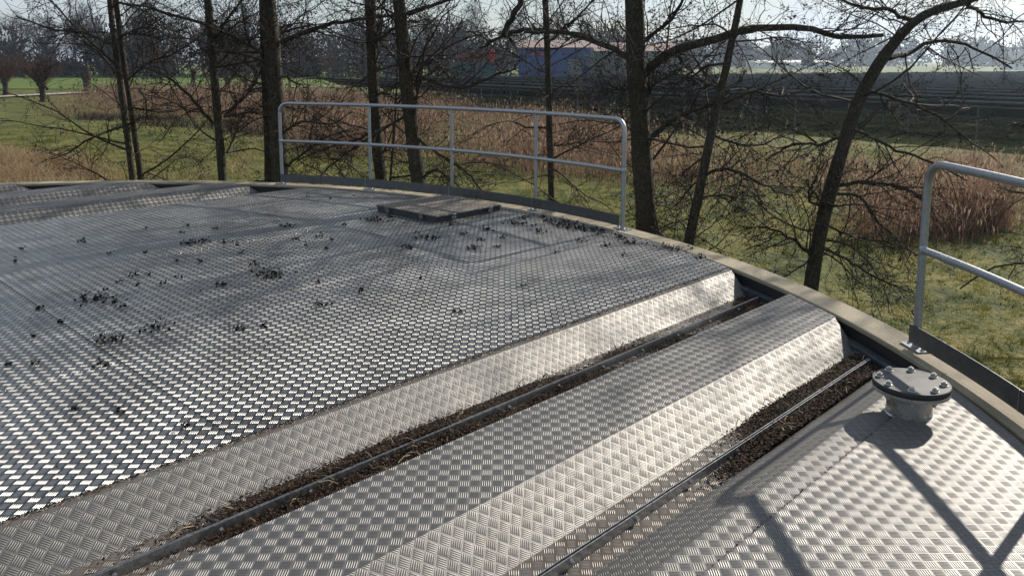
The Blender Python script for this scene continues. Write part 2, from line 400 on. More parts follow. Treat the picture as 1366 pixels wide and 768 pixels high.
def end_cap(prof, parent, R=7.835, low=ZF):
    V = []; n = len(prof)
    for t, z in prof: V += [(t, rim_s(t, R) - .004, z - .006), (t, rim_s(t, R) - .004, low)]
    me = mesh_np('end_cap', V, [(2 * i, 2 * i + 1, 2 * i + 3, 2 * i + 2) for i in range(n - 1)], False, M['alu_dark']); link('end_cap', me, parent)
bolt_mb = MB(); bolt_mb.cyl((0, 0, 0), .011, .004, 12); bolt_mb.cyl((0, 0, .004), .0085, .008, 6)
bolt_me = None
def bolt(parent, loc, rot=None, name='bolt', scale=1.0):
    global bolt_me
    if bolt_me is None:
        o = bolt_mb.build(name, M['stainless'], parent); bolt_me = o.data
    else: o = link(name, bolt_me, parent)
    o.location = loc; o.scale = (scale,) * 3
    if rot: o.rotation_euler = rot
    return o
def joint(parent, t, s0, R=7.77, side=1):
    """one upright leg of a bolted joint rail"""
    mb = MB(); e = rim_s(t, R)
    mb.box((t, (s0 + e) / 2, (ZF + ZR) / 2 + .001), (.005, e - s0, ZR - ZF))
    return mb.build('joint_flange', M['alu_dark'], parent)
S0 = -3.0
def ridge(c, label, group, near=True):
    o = thing('ridge_cover', label, 'tank cover', (0, 0, 0), rad(-44.5), group)
    a, b = .25, .48
    L2, L1, R1, R2 = (c - b, ZF), (c - a, 0.0), (c + a, 0.0), (c + b, ZF)
    jl, jr = c - .545, c + .62; fl = (jl + .003, ZF); fr = (jr - .003, ZF)
    FL = fold(L2, L1, R1); FR = fold(L1, R1, R2)
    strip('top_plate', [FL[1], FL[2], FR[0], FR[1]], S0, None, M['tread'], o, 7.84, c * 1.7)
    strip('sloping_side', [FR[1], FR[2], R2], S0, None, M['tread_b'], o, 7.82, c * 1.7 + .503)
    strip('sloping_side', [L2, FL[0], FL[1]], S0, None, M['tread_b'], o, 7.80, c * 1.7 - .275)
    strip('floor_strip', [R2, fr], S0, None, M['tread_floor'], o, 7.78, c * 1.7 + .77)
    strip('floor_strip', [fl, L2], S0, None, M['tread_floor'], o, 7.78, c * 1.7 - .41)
    end_cap([L2, FL[0], FL[2], (c, 0), FR[0], FR[2], R2], o)
    jf = {jl: joint(o, jl, S0), jr: joint(o, jr, S0)}
    if near:
        for t in (jl, jr):
            e = rim_s(t, 7.7); k = .55
            while k < e:
                bolt(jf[t], (t + .0155 if t < c else t + .0165, k, ZR - .022), (0, rad(90), 0)); k += .42
    return o
RG = 'trapezoid ridge covers of the tank'
ridge(-2.51, 'tread plate ridge cover between the two dark joint rails, nearest ridge', RG)
ridge(-11.18, 'shaded tread plate ridge cover directly behind the big flat platform, far left', RG, False)
ridge(-12.35, 'far left tread plate ridge cover with sunlit end, second behind the flat platform', RG, False)
ridge(-13.52, 'farthest left tread plate ridge cover, last one before the tank rim', RG, False)

plat = thing('platform_cover', 'large flat tread plate platform strewn with dark litter, left half of tank', 'tank cover', (0, 0, 0), rad(-44.5))
LIP = -3.50; LIPL = -10.05
ZP = 0.004
courses = [(S0, 1.695, [LIP, -4.93, -7.41, LIPL]), (1.70, 4.50, [LIP, -5.55, -7.41, LIPL]), (4.505, None, [LIP, -4.93, -7.41, LIPL])]
for ci, (sa, sb, ts) in enumerate(courses):
    for ti, (ta, tb) in enumerate(zip(ts[1:], ts)):
        strip('plate', [(ta + .003, ZP), (tb - .003 if ti else tb, ZP)], sa, sb, M['tread_dark'], plat, 7.84, ta * 1.3 + ci * .017)
strip('backing', [(LIPL, -.012), (LIP - .01, -.012)], S0, None, M['backing'], plat, 7.82)
E1, E2 = (-3.445, -.003), (-3.235, ZF)
FE = fold((LIP, -.003), E1, E2)
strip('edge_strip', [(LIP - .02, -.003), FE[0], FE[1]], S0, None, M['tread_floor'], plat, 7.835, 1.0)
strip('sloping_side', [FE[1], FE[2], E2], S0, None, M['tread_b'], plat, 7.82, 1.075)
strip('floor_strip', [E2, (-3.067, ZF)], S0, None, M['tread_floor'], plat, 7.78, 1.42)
end_cap([(LIP, -.003), FE[0], FE[2], E2], plat)
joint(plat, -3.064, S0)
strip('sloping_side', [(LIPL - .16, ZF), (LIPL - .02, -.003), (LIPL + .02, -.003)], S0, None, M['tread_b'], plat, 7.82, .2)

plr = thing('platform_cover', 'sunlit tread plate platform under the round flanged stub, lower right', 'tank cover', (0, 0, 0), rad(-44.5))
A0, A1 = (-1.79, ZF), (-1.51, -.003)
FA = fold(A0, A1, (-1.3, -.003))
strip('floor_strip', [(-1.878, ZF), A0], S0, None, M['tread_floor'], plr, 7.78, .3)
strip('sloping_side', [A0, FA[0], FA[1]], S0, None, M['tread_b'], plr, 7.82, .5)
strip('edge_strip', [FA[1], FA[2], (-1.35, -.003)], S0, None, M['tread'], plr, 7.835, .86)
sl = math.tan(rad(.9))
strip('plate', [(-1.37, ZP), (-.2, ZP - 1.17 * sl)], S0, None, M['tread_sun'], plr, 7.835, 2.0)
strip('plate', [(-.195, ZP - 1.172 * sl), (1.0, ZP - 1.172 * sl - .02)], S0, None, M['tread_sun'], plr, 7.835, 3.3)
end_cap([A0, FA[0], FA[2], (-1.0, -.06)], plr)
joint(plr, -1.876, S0)

# ------------------------------------------------------------------ hatch
hatch = thing('hatch', 'rusty square tread plate hatch on the platform beside the railing', 'hatch', dk(-7.335, 6.225, ZP), rad(-44.5 + 1.5))
mb = MB()
for x, y, a, b in ((0, -.485, 1.04, .05), (0, .485, 1.04, .05), (-.495, 0, .05, .92), (.495, 0, .05, .92)): mb.box((x, y, .024), (a, b, .048))
hfr = mb.build('frame', M['black_steel'], hatch, bevel=.004)
mb = MB(); mb.box((0, 0, .060), (1.07, 1.03, .022)); hlid = mb.build('lid', M['black_steel'], hatch, bevel=.006)
lid = bpy.data.meshes.new('lid_plate')
lid.from_pydata([(-.525, -.505, .073), (.525, -.505, .073), (.525, .505, .073), (-.525, .505, .073)], [], [(0, 1, 2, 3)])
lid.update(); ul = lid.uv_layers.new(name='UVMap')
for i, l in enumerate(lid.loops): ul.data[i].uv = lid.vertices[l.vertex_index].co.xy
lid.materials.append(M['tread_rust']); lo = link('tread_panel', lid, hlid); lo.modifiers.new('s', 'SOLIDIFY').thickness = .004
for x, y, r in ((-.3, -.53, 0), (.3, -.53, 0), (.552, -.28, 90), (.552, .3, 90)):
    mb = MB(); mb.box((0, 0, .035), (.045, .014, .03)); mb.tube([(-.02, -.012, .02), (-.02, -.02, .075), (.02, -.02, .075), (.02, -.012, .02)], .005, 8)
    t = mb.build('toggle_clamp', M['alu_dark'], hfr); t.location = (x, y, 0); t.rotation_euler = (0, 0, rad(r))

# ------------------------------------------------------------------ flanged stub
stub = thing('flanged_stub', 'short steel pipe stub closed with a bolted round grey flange', 'pipe', dk(-1.335, 4.25, -.01))
def lathe(name, prof, mat, parent, n=64):
    V = []; F = []; m = len(prof)
    for i in range(n):
        a = 2 * math.pi * i / n; V += [(r * math.cos(a), r * math.sin(a), z) for r, z in prof]
    for i in range(n):
        for k in range(m - 1): F.append((i * m + k, ((i + 1) % n) * m + k, ((i + 1) % n) * m + k + 1, i * m + k + 1))
    me = mesh_np(name, V, F, False, mat)
    bm = bmesh.new(); bm.from_mesh(me); bmesh.ops.remove_doubles(bm, verts=bm.verts, dist=1e-5); bmesh.ops.recalc_face_normals(bm, faces=bm.faces); bm.to_mesh(me); bm.free()
    me.polygons.foreach_set('use_smooth', [True] * len(me.polygons)); me.set_sharp_from_angle(angle=rad(35))
    return link(name, me, parent)
lathe('pipe', [(.110, -.2), (.110, .128), (.104, .128)], M['stainless'], stub)
lathe('weld_collar', [(.110, .0), (.116, .001), (.117, .006), (.112, .012), (.110, .013)], M['stainless'], stub)
fl_lo = lathe('flange', [(.10, .130), (.178, .130), (.181, .133), (.181, .146), (.178, .149), (.10, .149)], M['stainless'], stub)
lathe('gasket', [(.0005, .1495), (.182, .1495), (.182, .156), (.0005, .156)], M['gasket'], stub)
fl_hi = lathe('blind_flange', [(.0005, .1565), (.180, .1565), (.183, .1595), (.183, .176), (.180, .179), (.0005, .179)], M['flange_grey'], stub)
mbb = MB(); mbb.cyl((0, 0, .179), .0205, .0035, 20); mbb.cyl((0, 0, .1825), .0155, .013, 6); mbb.cyl((0, 0, .1955), .0085, .006, 12)
mbn = MB(); mbn.cyl((0, 0, .112), .0155, .014, 6); mbn.cyl((0, 0, .126), .0205, .004, 20); mbn.cyl((0, 0, .100), .0085, .012, 12)
fb = None
for i in range(8):
    a = rad(20 + 45 * i)
    if fb is None: o = mbb.build('flange_bolt', M['stainless'], fl_hi); q = mbn.build('nut', M['stainless'], fl_lo); fb = (o.data, q.data)
    else: o = link('flange_bolt', fb[0], fl_hi); q = link('nut', fb[1], fl_lo)
    for z in (o, q): z.location = (.147 * math.cos(a), .147 * math.sin(a), 0); z.rotation_euler = (0, 0, a + .4 * i)

# ------------------------------------------------------------------ railings
def railing(label, thetas, end_hi, posts_skip=(), R=7.995, hi=1.165, mid=.625, toe_ends=(0, 0)):
    o = thing('railing', label, 'railing', dk(TC, SC, 0), 0)
    r = .0243; cr = .13
    def pt(th, z, RR=R): return Vector((RR * math.cos(rad(th)), RR * math.sin(rad(th)), z))
    t0, t1 = thetas[0], thetas[-1]
    dcr = math.degrees(cr / R)
    # top rail with bent-down ends forms one tube with its end posts
    pts = [pt(t0, .006)] + [pt(t0, z) for z in np.linspace(.2, hi - cr, 5)]
    for k in range(1, 7):
        a = k / 6 * math.pi / 2; pts.append(pt(t0 - dcr * (1 - math.cos(a)), hi - cr + cr * math.sin(a)))
    n = max(6, int((t0 - t1) * 1.2))
    pts += [pt(t0 - dcr - (t0 - t1 - 2 * dcr) * k / n, hi) for k in range(1, n)]
    for k in range(6, -1, -1):
        a = k / 6 * math.pi / 2; pts.append(pt(t1 + dcr * (1 - math.cos(a)), hi - cr + cr * math.sin(a)))
    pts += [pt(t1, z) for z in np.linspace(hi - cr, .2, 5)[1:]] + [pt(t1, .006)]
    mb = MB(); mb.tube(pts, r, 14); mb.build('top_rail', M['galv'], o, smooth=True)
    mb = MB(); mb.tube([pt(t0 + (t1 - t0) * k / 24, mid) for k in range(25)], r * .92, 12); mb.build('mid_rail', M['galv'], o, smooth=True)
    for t in thetas[1:-1]:
        mb = MB(); mb.tube([pt(t, .006), pt(t, .4), pt(t, .8), pt(t, hi - .02)], r * .9, 12); mb.build('post', M['galv'], o, smooth=True)
    for t in (t0, t1):
        mb = MB(); mb.tube([pt(t, mid - .03), pt(t, mid - .012), pt(t, mid + .012), pt(t, mid + .03)], [r, r * 1.16, r * 1.16, r], 12); mb.build('weld', M['galv'], o, smooth=True)
    mb = MB(); m = 40; a0, a1 = t0 + toe_ends[0], t1 + toe_ends[1]; V = []; F = []
    for k in range(m + 1):
        t = a0 + (a1 - a0) * k / m
        for RR, z in ((R - r - .002, .035), (R - r - .002, .15), (R - r - .007, .15), (R - r - .007, .035)): V.append(pt(t, z, RR))
    for k in range(m):
        for q in range(4): F.append((k * 4 + q, k * 4 + (q + 1) % 4, k * 4 + 4 + (q + 1) % 4, k * 4 + 4 + q))
    F += [(0, 1, 2, 3), (m * 4 + 3, m * 4 + 2, m * 4 + 1, m * 4)]
    mb.add(V, F); mb.build('toe_board', M['toe'], o)
    for k in range(1, 4):   # butt joints of the toe board
        t = a0 + (a1 - a0) * k / 4; mb = MB(); mb.box((0, 0, 0), (.003, .006, .113), None)
        j = mb.build('toe_joint', M['galv'], o); j.location = pt(t, .0925, R - r - .009); j.rotation_euler = (0, 0, rad(t))
    for t in thetas:
        mb = MB(); mb.box((0, 0, .005), (.10, .19, .010)); bp = mb.build('base_plate', M['galv'], o, bevel=.002)
        bp.location = pt(t, .001); bp.rotation_euler = (0, 0, rad(t))
        for y in (-.07, .07):
            bolt(bp, (0, y, .010), (0, 0, y * 9), scale=1.25)
    return o
railing('galvanised pipe railing with four bays behind the hatch, on the far rim', [74.83, 64.33, 54.49, 44.47, 34.36], True, toe_ends=(.1, .2))
railing('galvanised pipe railing cut off by the right picture edge', [6.35, -3.6, -13.5, -23.4], True, toe_ends=(.25, 0))

# ------------------------------------------------------------------ litter on the covers
def flakes(n, pos, size, rng_, flat=.6):
    """n crumpled leaf bits / alder cones: a bent quad each, or an octahedron"""
    c = np.asarray(pos); V = np.zeros((n, 4, 3)); a = rng_.uniform(0, 6.28, n); L = size * rng_.uniform(.5, 1.3, n); Wd = L * rng_.uniform(.35, .8, n)
    d = np.stack([np.cos(a), np.sin(a), rng_.uniform(-flat, flat, n)], 1); e = np.stack([-np.sin(a), np.cos(a), rng_.uniform(-flat, flat, n)], 1)
    h = np.stack([np.zeros(n), np.zeros(n), np.abs(rng_.normal(0, .3, n)) * L], 1)
    V[:, 0] = c - d * L[:, None] / 2; V[:, 1] = c + e * Wd[:, None] / 2 + h; V[:, 2] = c + d * L[:, None] / 2; V[:, 3] = c - e * Wd[:, None] / 2 + h * .5
    F = np.stack([np.arange(n) * 4 + k for k in range(4)], 1); F = np.concatenate([F[:, [0, 1, 3]], F[:, [1, 2, 3]]])
    return V.reshape(-1, 3), F
def octs(n, pos, size, rng_, elong=1.5):
    c = np.asarray(pos); r = size * rng_.uniform(.6, 1.2, n); q = rng_.normal(size=(n, 3, 3)); q, _ = np.linalg.qr(q)
    base = np.array([[1,0,0],[-1,0,0],[0,1,0],[0,-1,0],[0,0,elong],[0,0,-elong]])
    V = c[:, None] + np.einsum('nij,kj->nki', q, base) * r[:, None, None]
    f = np.array([[0,2,4],[2,1,4],[1,3,4],[3,0,4],[2,0,5],[1,2,5],[3,1,5],[0,3,5]])
    F = (np.arange(n)[:, None, None] * 6 + f).reshape(-1, 3); return V.reshape(-1, 3), F
def join(parts):
    Vs, Fs, b = [], [], 0
    for V, F in parts: Vs.append(V); Fs.append(F + b); b += len(V)
    return np.concatenate(Vs), np.concatenate(Fs)
CL = [(3.37,-8.78,1),(3.44,-7.73,4),(2.66,-7.81,1),(1.96,-8.12,1),(2.15,-8.63,1),(2.66,-8.58,2),(2.92,-7.64,1),(2.99,-7.12,1),(3.12,-6.95,1),(3.4,-6.47,2),(3.33,-6.08,4),(2.52,-6.87,2),(2.62,-6.83,1),(2.76,-6.56,1),(2.88,-6.08,2),(2.59,-6.47,1),(2.43,-6.54,1),(2.36,-6.76,1),(2.06,-6.44,4),(2.11,-6.23,2),(2.12,-6.03,1),(1.69,-6.42,1),(1.69,-5.99,1),(2.09,-5.41,3),(2.47,-4.98,2),(2.63,-4.91,1),(1.75,-5.37,3),(1.85,-5.34,2),(1.47,-5.79,1),(3.67,-7.32,1),(3.63,-7.54,2),(3.54,-7.0,1),(4.47,-7.78,3),(4.18,-7.13,2),(3.87,-8.23,1),(3.75,-8.62,1),(3.54,-8.29,1),(4.44,-7.11,2),(5.35,-7.42,4),(4.44,-6.86,1),(4.13,-6.85,1),(5.18,-6.26,4),(4.77,-6.1,3),(5.22,-6.52,1),(5.53,-6.16,2),(5.87,-6.13,3),(6.31,-6.13,4),(5.17,-5.6,3),(5.37,-5.5,2),(5.46,-5.82,2),(5.71,-5.72,2),(4.57,-4.35,1),(3.74,-4.21,1),(3.15,-5.07,2),(3.48,-5.62,1),(3.57,-5.13,1),(4.11,-5.11,1),(3.36,-6.08,2),(4.19,-6.56,1),(6.18,-5.65,3),(6.62,-5.76,4),(6.57,-5.53,4),(6.62,-5.37,4),(6.13,-5.09,2),(5.62,-4.93,1),(6.49,-4.82,3),(6.43,-4.64,3),(6.49,-4.26,4),(6.34,-3.86,2),(5.94,-4.39,1),(6.17,-4.77,2),(6.64,-5.98,2),(6.59,-6.28,2),(6.79,-5.83,2),(5.58,-7.44,2),(6.12,-8.96,1),(5.78,-8.97,1),(5.7,-9.38,1),(1.23,-5.34,1),(1.33,-5.25,1),(1.6,-4.96,2),(1.43,-4.23,1),(1.26,-4.39,1),(1.59,-3.8,1),(4.97,-7.44,1),(5.75,-7.52,2),(5.77,-6.62,2)]
def scatter_clumps():
    r = np.random.RandomState(5); parts = []
    for s, t, w in CL:
        n = (4, 11, 22, 46)[w - 1]; sd = (.018, .035, .055, .085)[w - 1]
        p = np.stack([t + r.normal(0, sd, n), s + r.normal(0, sd * .75, n), ZP + .008 + np.abs(r.normal(0, .010, n))], 1)
        parts.append(flakes(n, p, .030, r, .45)); m = n // 2 + 1
        p2 = np.stack([t + r.normal(0, sd, m), s + r.normal(0, sd * .75, m), np.full(m, ZP + .009)], 1); parts.append(octs(m, p2, .010, r))
    n = 1500; t = r.uniform(-9.9, -3.6, n); s = r.uniform(-.5, 6.6, n); ok = np.hypot(t - TC, s - SC) < 7.75
    t, s = t[ok], s[ok]; parts.append(flakes(len(t), np.stack([t, s, np.full(len(t), ZP + .005)], 1), .016, r, .3))
    n = 90; t = r.uniform(-6.4, -4.9, n); s = rim_s_np(t, 7.78) - np.abs(r.normal(0, .12, n)); parts.append(flakes(n, np.stack([t, s, np.full(n, ZP + .008)], 1), .04, r, .7))
    V, F = join(parts); o = link('leaf_litter', mesh_np('leaf_litter', V, F, False, M['clump'])); o.rotation_euler = (0, 0, rad(-44.5))
    tag(o, 'dark clumps of alder cones and leaf litter scattered on the flat platform', 'litter', kind='stuff')
def rim_s_np(t, R): return SC + np.sqrt(R * R - (t - TC) ** 2)
scatter_clumps()
def channel(name, label, t0, t1, s0, amount, seed, straw=14, flake=7000):
    """heap of soil and leaf litter lying in a channel between t0 and t1; amount(s, x) is its depth, x = 0..1 across"""
    r = np.random.RandomState(seed); ns, nt = 620, 9; e = rim_s((t0 + t1) / 2, 7.76)
    S, X = np.meshgrid(np.linspace(s0, e, ns), np.linspace(0, 1, nt), indexing='ij')
    nz = .5 + .75 * vnoise(S * 6, X * 5, seed) + r.uniform(-.3, .3, S.shape)
    dz = np.maximum(amount(S, X) * (0.2 + 1.2 * nz) - .004, -.005)
    T_ = t0 + (t1 - t0) * X; V = np.stack([T_, S, ZF + .002 + dz], -1).reshape(-1, 3)
    i, j = np.meshgrid(np.arange(ns - 1), np.arange(nt - 1), indexing='ij')
    F = np.stack([i * nt + j, i * nt + j + 1, (i + 1) * nt + j + 1, (i + 1) * nt + j], -1).reshape(-1, 4)
    root = link(name, mesh_np(name, V, F, True, M['soil'])); root.rotation_euler = (0, 0, rad(-44.5))
    tag(root, label, 'litter', kind='stuff')
    n = flake; s = r.uniform(s0, e, n * 3); x = r.uniform(0, 1, n * 3); a = amount(s, x); ok = r.uniform(0, .05, n * 3) < a + .0025; s, x, a = s[ok][:n], x[ok][:n], a[ok][:n]
    p = np.stack([t0 + (t1 - t0) * x, s, ZF + np.maximum(a, 0) * r.uniform(.8, 1.35, len(s)) + .006], 1)
    V, F = flakes(len(p), p, .016, r, .55); c = link('leaf_bits', mesh_np('leaf_bits', V, F, False, M['litter']), root); c['kind'] = 'stuff'
    mb = MB()
    for k in range(straw):
        q = p[r.randint(len(p))]; a = r.uniform(0, 6.28); L = r.uniform(.03, .11); d = Vector((math.cos(a), math.sin(a), r.uniform(-.1, .5))) * L
        mb.tube([Vector(q) + Vector((0, 0, .01)), Vector(q) + d * .5 + Vector((0, 0, .018)), Vector(q) + d], .0022, 5)
    c = mb.build('dry_stalks', M['straw'], root); c['kind'] = 'stuff'
def bumpf(s, c, w): return np.exp(-((s - c) / w) ** 2)
channel('channel_litter', 'dark leaf litter heaped against the first joint rail below the platform edge', -3.25, -3.07, .3,
        lambda s, x: .046 * np.clip(bumpf(s, 1.75, .5) + .8 * bumpf(s, 2.5, .4) + .35 * bumpf(s, 3.3, .4) + .3 * bumpf(s, 4.3, .3) + .95 * bumpf(s, 6.2, .35) + .12 * bumpf(s, 3.9, 1.5), 0, 1) * (.15 + .85 * x) - .003, 21)
channel('channel_litter', 'brown leaf litter with pale stalks between first joint rail and nearest ridge', -3.048, -2.93, .3,
        lambda s, x: .034 * np.clip(.45 * bumpf(s, 1.7, .4) + .9 * bumpf(s, 2.45, .45) + .4 * bumpf(s, 3.6, .35) + .3 * bumpf(s, 4.6, .35) + 1.0 * bumpf(s, 6.0, .5) + .1 * bumpf(s, 3.5, 1.5), 0, 1) * (1 - .5 * x) - .003, 22, 26)
channel('channel_litter', 'dark crumbly leaf litter between nearest ridge and second joint rail', -2.04, -1.90, .6,
        lambda s, x: .036 * np.clip(.9 * bumpf(s, 4.15, .42) + .7 * bumpf(s, 5.1, .45), 0, 1) * (.45 + .55 * x) - .003, 23, 12)
channel('channel_litter', 'dark crumbly leaf litter beside second joint rail below the sunlit platform', -1.868, -1.77, .6,
        lambda s, x: .038 * np.clip(.8 * bumpf(s, 3.75, .42) + .9 * bumpf(s, 4.7, .6), 0, 1) - .003, 24, 12)
# crumbs and dirt collected along the lip of the big platform
r_ = np.random.RandomState(9); n = 420; s = r_.uniform(.5, 5.0, n); t = -1.372 - np.abs(r_.normal(0, .005, n))
V, F = flakes(n, np.stack([t, s, np.full(n, .003)], 1), .011, r_, .4); o = link('lip_dirt', mesh_np('lip_dirt', V, F, False, M['clump'])); o.rotation_euler = (0, 0, rad(-44.5))
tag(o, 'dark dirt specks along the sheet seam beside the flanged stub', 'litter', kind='stuff')
r_ = np.random.RandomState(8); n = 1500; s = r_.uniform(0, 6.1, n); t = LIP + .008 + np.abs(r_.normal(0, .010, n)); 
V, F = flakes(n, np.stack([t, s, np.full(n, .003)], 1), .013, r_, .4)
o = link('lip_dirt', mesh_np('lip_dirt', V, F, False, M['litter'])); o.rotation_euler = (0, 0, rad(-44.5))
tag(o, 'thin line of dirt crumbs along the edge of the flat platform', 'litter', kind='stuff')

# ================================================================== VEGETATION
def tubes_np(P, R, m):
    """P (N,K,3) polylines, R (N,K) radii -> tube mesh arrays with m sides"""
    N, K, _ = P.shape
    T = np.empty_like(P); T[:, 1:-1] = P[:, 2:] - P[:, :-2]; T[:, 0] = P[:, 1] - P[:, 0]; T[:, -1] = P[:, -1] - P[:, -2]
    T /= np.linalg.norm(T, axis=2, keepdims=True) + 1e-9
    ref = np.where(np.abs(T[:, :1, 2:3]) > .8, np.array([1., .2, 0]), np.array([0, 0, 1.])); ref = np.broadcast_to(ref, P.shape)
    A = np.cross(T, ref); A /= np.linalg.norm(A, axis=2, keepdims=True) + 1e-9; B = np.cross(T, A)
    ang = np.arange(m) * 2 * math.pi / m
    V = P[:, :, None] + R[:, :, None, None] * (A[:, :, None] * np.cos(ang)[:, None] + B[:, :, None] * np.sin(ang)[:, None])
    n, k, q = np.meshgrid(np.arange(N), np.arange(K - 1), np.arange(m), indexing='ij')
    b = (n * K + k) * m; q2 = (q + 1) % m
    F = np.stack([b + q, b + q2, b + m + q2, b + m + q], -1).reshape(-1, 4)
    return V.reshape(-1, 3), F
def polyl(r, p, d, L, K, wob, grav, curl=0.0):
    """grow N polylines from p along d: length L, K points, random wobble, gravity pull"""
    N = len(p); P = np.empty((N, K, 3)); P[:, 0] = p; d = d / (np.linalg.norm(d, axis=1, keepdims=True) + 1e-9)
    st = (L / (K - 1))[:, None]; c = r.normal(0, 1, (N, 3)) * curl
    for k in range(1, K):
        d = d + r.normal(0, 1, (N, 3)) * wob + c; d[:, 2] += grav * (k / K)
        d /= np.linalg.norm(d, axis=1, keepdims=True); P[:, k] = P[:, k - 1] + d * st
    return P
def spawn(r, P, R, m, Lr, ang, K, wob, grav, f0=.2, rr=.55, rmin=.0022, up=.0, curl=.0, rcap=9.0):
    """m children on every polyline of P"""
    N, Kp, _ = P.shape; idx = np.repeat(np.arange(N), m); f = r.uniform(f0, 1, len(idx)) * (Kp - 1.001); i = f.astype(int); w = (f - i)[:, None]
    p = P[idx, i] * (1 - w) + P[idx, i + 1] * w; t = P[idx, i + 1] - P[idx, i]; t /= np.linalg.norm(t, axis=1, keepdims=True) + 1e-9
    q = r.normal(size=t.shape); q -= (q * t).sum(1, keepdims=True) * t; q /= np.linalg.norm(q, axis=1, keepdims=True) + 1e-9
    a = r.uniform(*ang, len(idx))[:, None]; d = t * np.cos(a) + q * np.sin(a); d[:, 2] += up
    L = r.uniform(*Lr, len(idx)) * (1.15 - .55 * f / Kp)
    C = polyl(r, p, d, L, K, wob, grav, curl)
    r0 = np.clip(R[idx, i] * rr, rmin, np.minimum(rcap, L * .011 + .002)); RR = r0[:, None] * np.linspace(1, .45, K)[None]; RR = np.maximum(RR, rmin * .8)
    return C, RR
def resample(pts, K):
    pts = np.asarray(pts, float); s = np.concatenate([[0], np.cumsum(np.linalg.norm(np.diff(pts, axis=0), axis=1))]); u = np.linspace(0, s[-1], K)
    q = np.stack([np.interp(u, s, pts[:, k]) for k in range(3)], 1)
    for _ in range(2): q[1:-1] = (q[:-2] + 2 * q[1:-1] + q[2:]) / 4
    return q
def trunk_mesh(r, pts, rad_, m=14):
    """bark-rough tube with a slightly flared foot"""
    V, F = tubes_np(pts[None], rad_[None], m); K = len(pts); V = V.reshape(K, m, 3)
    n = r.normal(0, 1, (K, m)); n = (n + np.roll(n, 1, 0) + np.roll(n, -1, 0)) / 3
    V = pts[:, None] + (V - pts[:, None]) * (1 + .085 * n[:, :, None]); return V.reshape(-1, 3), F
def alder(label, px, Y, d0, d1, limbs=(), nb=30, seed=1, top=11.0, zlo=-1.75, spread=1.0, m2=11, m3=5, tilt=0.0, cones=1.0, stub=False, low=1.0, upper=0):
    r = np.random.RandomState(seed)
    base = [at(x, y, Y) for x, y in px]               # listed from the top of the picture down
    base = base[::-1]; lo = base[0]; sl = (base[1] - base[0]); sl = sl / max(abs(sl[2]), .1)
    pts = [lo - sl * (lo[2] - GZ + .15) * .55 * np.array([1, 1, 1 / .55])] + base
    hi = np.array(pts[-1]); dr = hi - np.array(pts[-2]); dr /= np.linalg.norm(dr)
    dr = dr * .6 + np.array([0, 0, .6]); dr /= np.linalg.norm(dr); Hn = GZ + top
    while hi[2] < Hn:
        hi = hi + dr * 1.0 + r.normal(0, .09, 3) * np.array([1, 1, .2]); pts.append(hi)
    K = 46; C = resample(pts, K); zt = (C[:, 2] - GZ) / top
    vis = np.clip((C[:, 2] - GZ) / 6.0, 0, 1); R = .46 * (d0 + (d1 - d0) * vis) * np.clip(1.15 - np.clip(zt - .5, 0, 1) * 2.0, .12, 1)
    R[0] *= 1.35; R[1] *= 1.12
    root = thing('alder_tree', label, 'tree', (float(C[0, 0]), float(C[0, 1]), GZ)); off = C[0].copy(); off[2] = GZ
    LP = []; LR = []
    V, F = trunk_mesh(r, C, R); parts = [(V - off, F)]
    # drawn limbs: the big boughs that can be followed in the photograph
    for lp in limbs:
        pts_, w0, w1 = lp[0], lp[1], lp[2]; dy = np.cumsum(r.normal(0, .22, len(pts_))); dy -= dy[0]
        p = resample([at(x, y, Y + dy[k] + (lp[3] if len(lp) > 3 else 0) * k / len(pts_)) for k, (x, y) in enumerate(pts_)], 16)
        p[1:] += r.normal(0, .012, (15, 3)); w = np.linspace(w0, w1, 16) * .5 * Y / FPX
        LP.append(p); LR.append(w); V, F = tubes_np(p[None], w[None], 8); parts.append((V - off, F))
    V, F = join(parts); link('trunk', mesh_np('trunk', V, F, True, M['bark']), root)
    # branches from the trunk
    zs = C[:, 2]; okk = np.where((zs > zlo) & (zs < GZ + top * .97))[0]
    nb = int(nb * 1.05); i = r.choice(okk, nb); f = r.uniform(0, 1, nb)[:, None]; i2 = np.minimum(i + 1, K - 1); p = C[i] * (1 - f) + C[i2] * f
    a = r.uniform(0, 6.283, nb); z_ = p[:, 2]; elev = np.where(z_ < 0, r.normal(.10, .28, nb), r.normal(.45, .3, nb))
    d = np.stack([np.cos(a), np.sin(a), elev], 1); L = r.uniform(.9, 2.7, nb) * spread * np.clip(1.25 - (z_ - GZ) / top * .6, .4, 1.2) * np.where(z_ < -.5, low, 1)
    P1 = polyl(r, p, d, L, 9, .17, -.05, .03); R1 = np.clip(L * .0085, .006, .028)[:, None] * np.linspace(1, .30, 9)[None]
    P1b = np.concatenate([P1] + [resample(q, 9)[None] for q in LP]) if LP else P1
    R1b = np.concatenate([R1] + [np.interp(np.linspace(0, 1, 9), np.linspace(0, 1, 16), w)[None] for w in LR]) if LP else R1
    P2, R2 = spawn(r, P1b, R1b, m2, (.30, 1.15), (.5, 1.25), 6, .19, -.04, .12, .5, .0034, 0, .05)
    if LP:
        e2, er = spawn(r, P1b[nb:], R1b[nb:], m2, (.4, 1.5), (.5, 1.3), 6, .19, -.02, .1, .45, .004, .05, .05); P2 = np.concatenate([P2, e2]); R2 = np.concatenate([R2, er])
    P3, R3 = spawn(r, P2, R2, m3, (.12, .46), (.45, 1.15), 4, .2, -.03, .2, .6, .0027)
    tw = [tubes_np(P1, R1, 5), tubes_np(P2, R2, 3), tubes_np(P3, R3, 3)]
    up_ = upper if upper else (0 if top < 7 else 9)
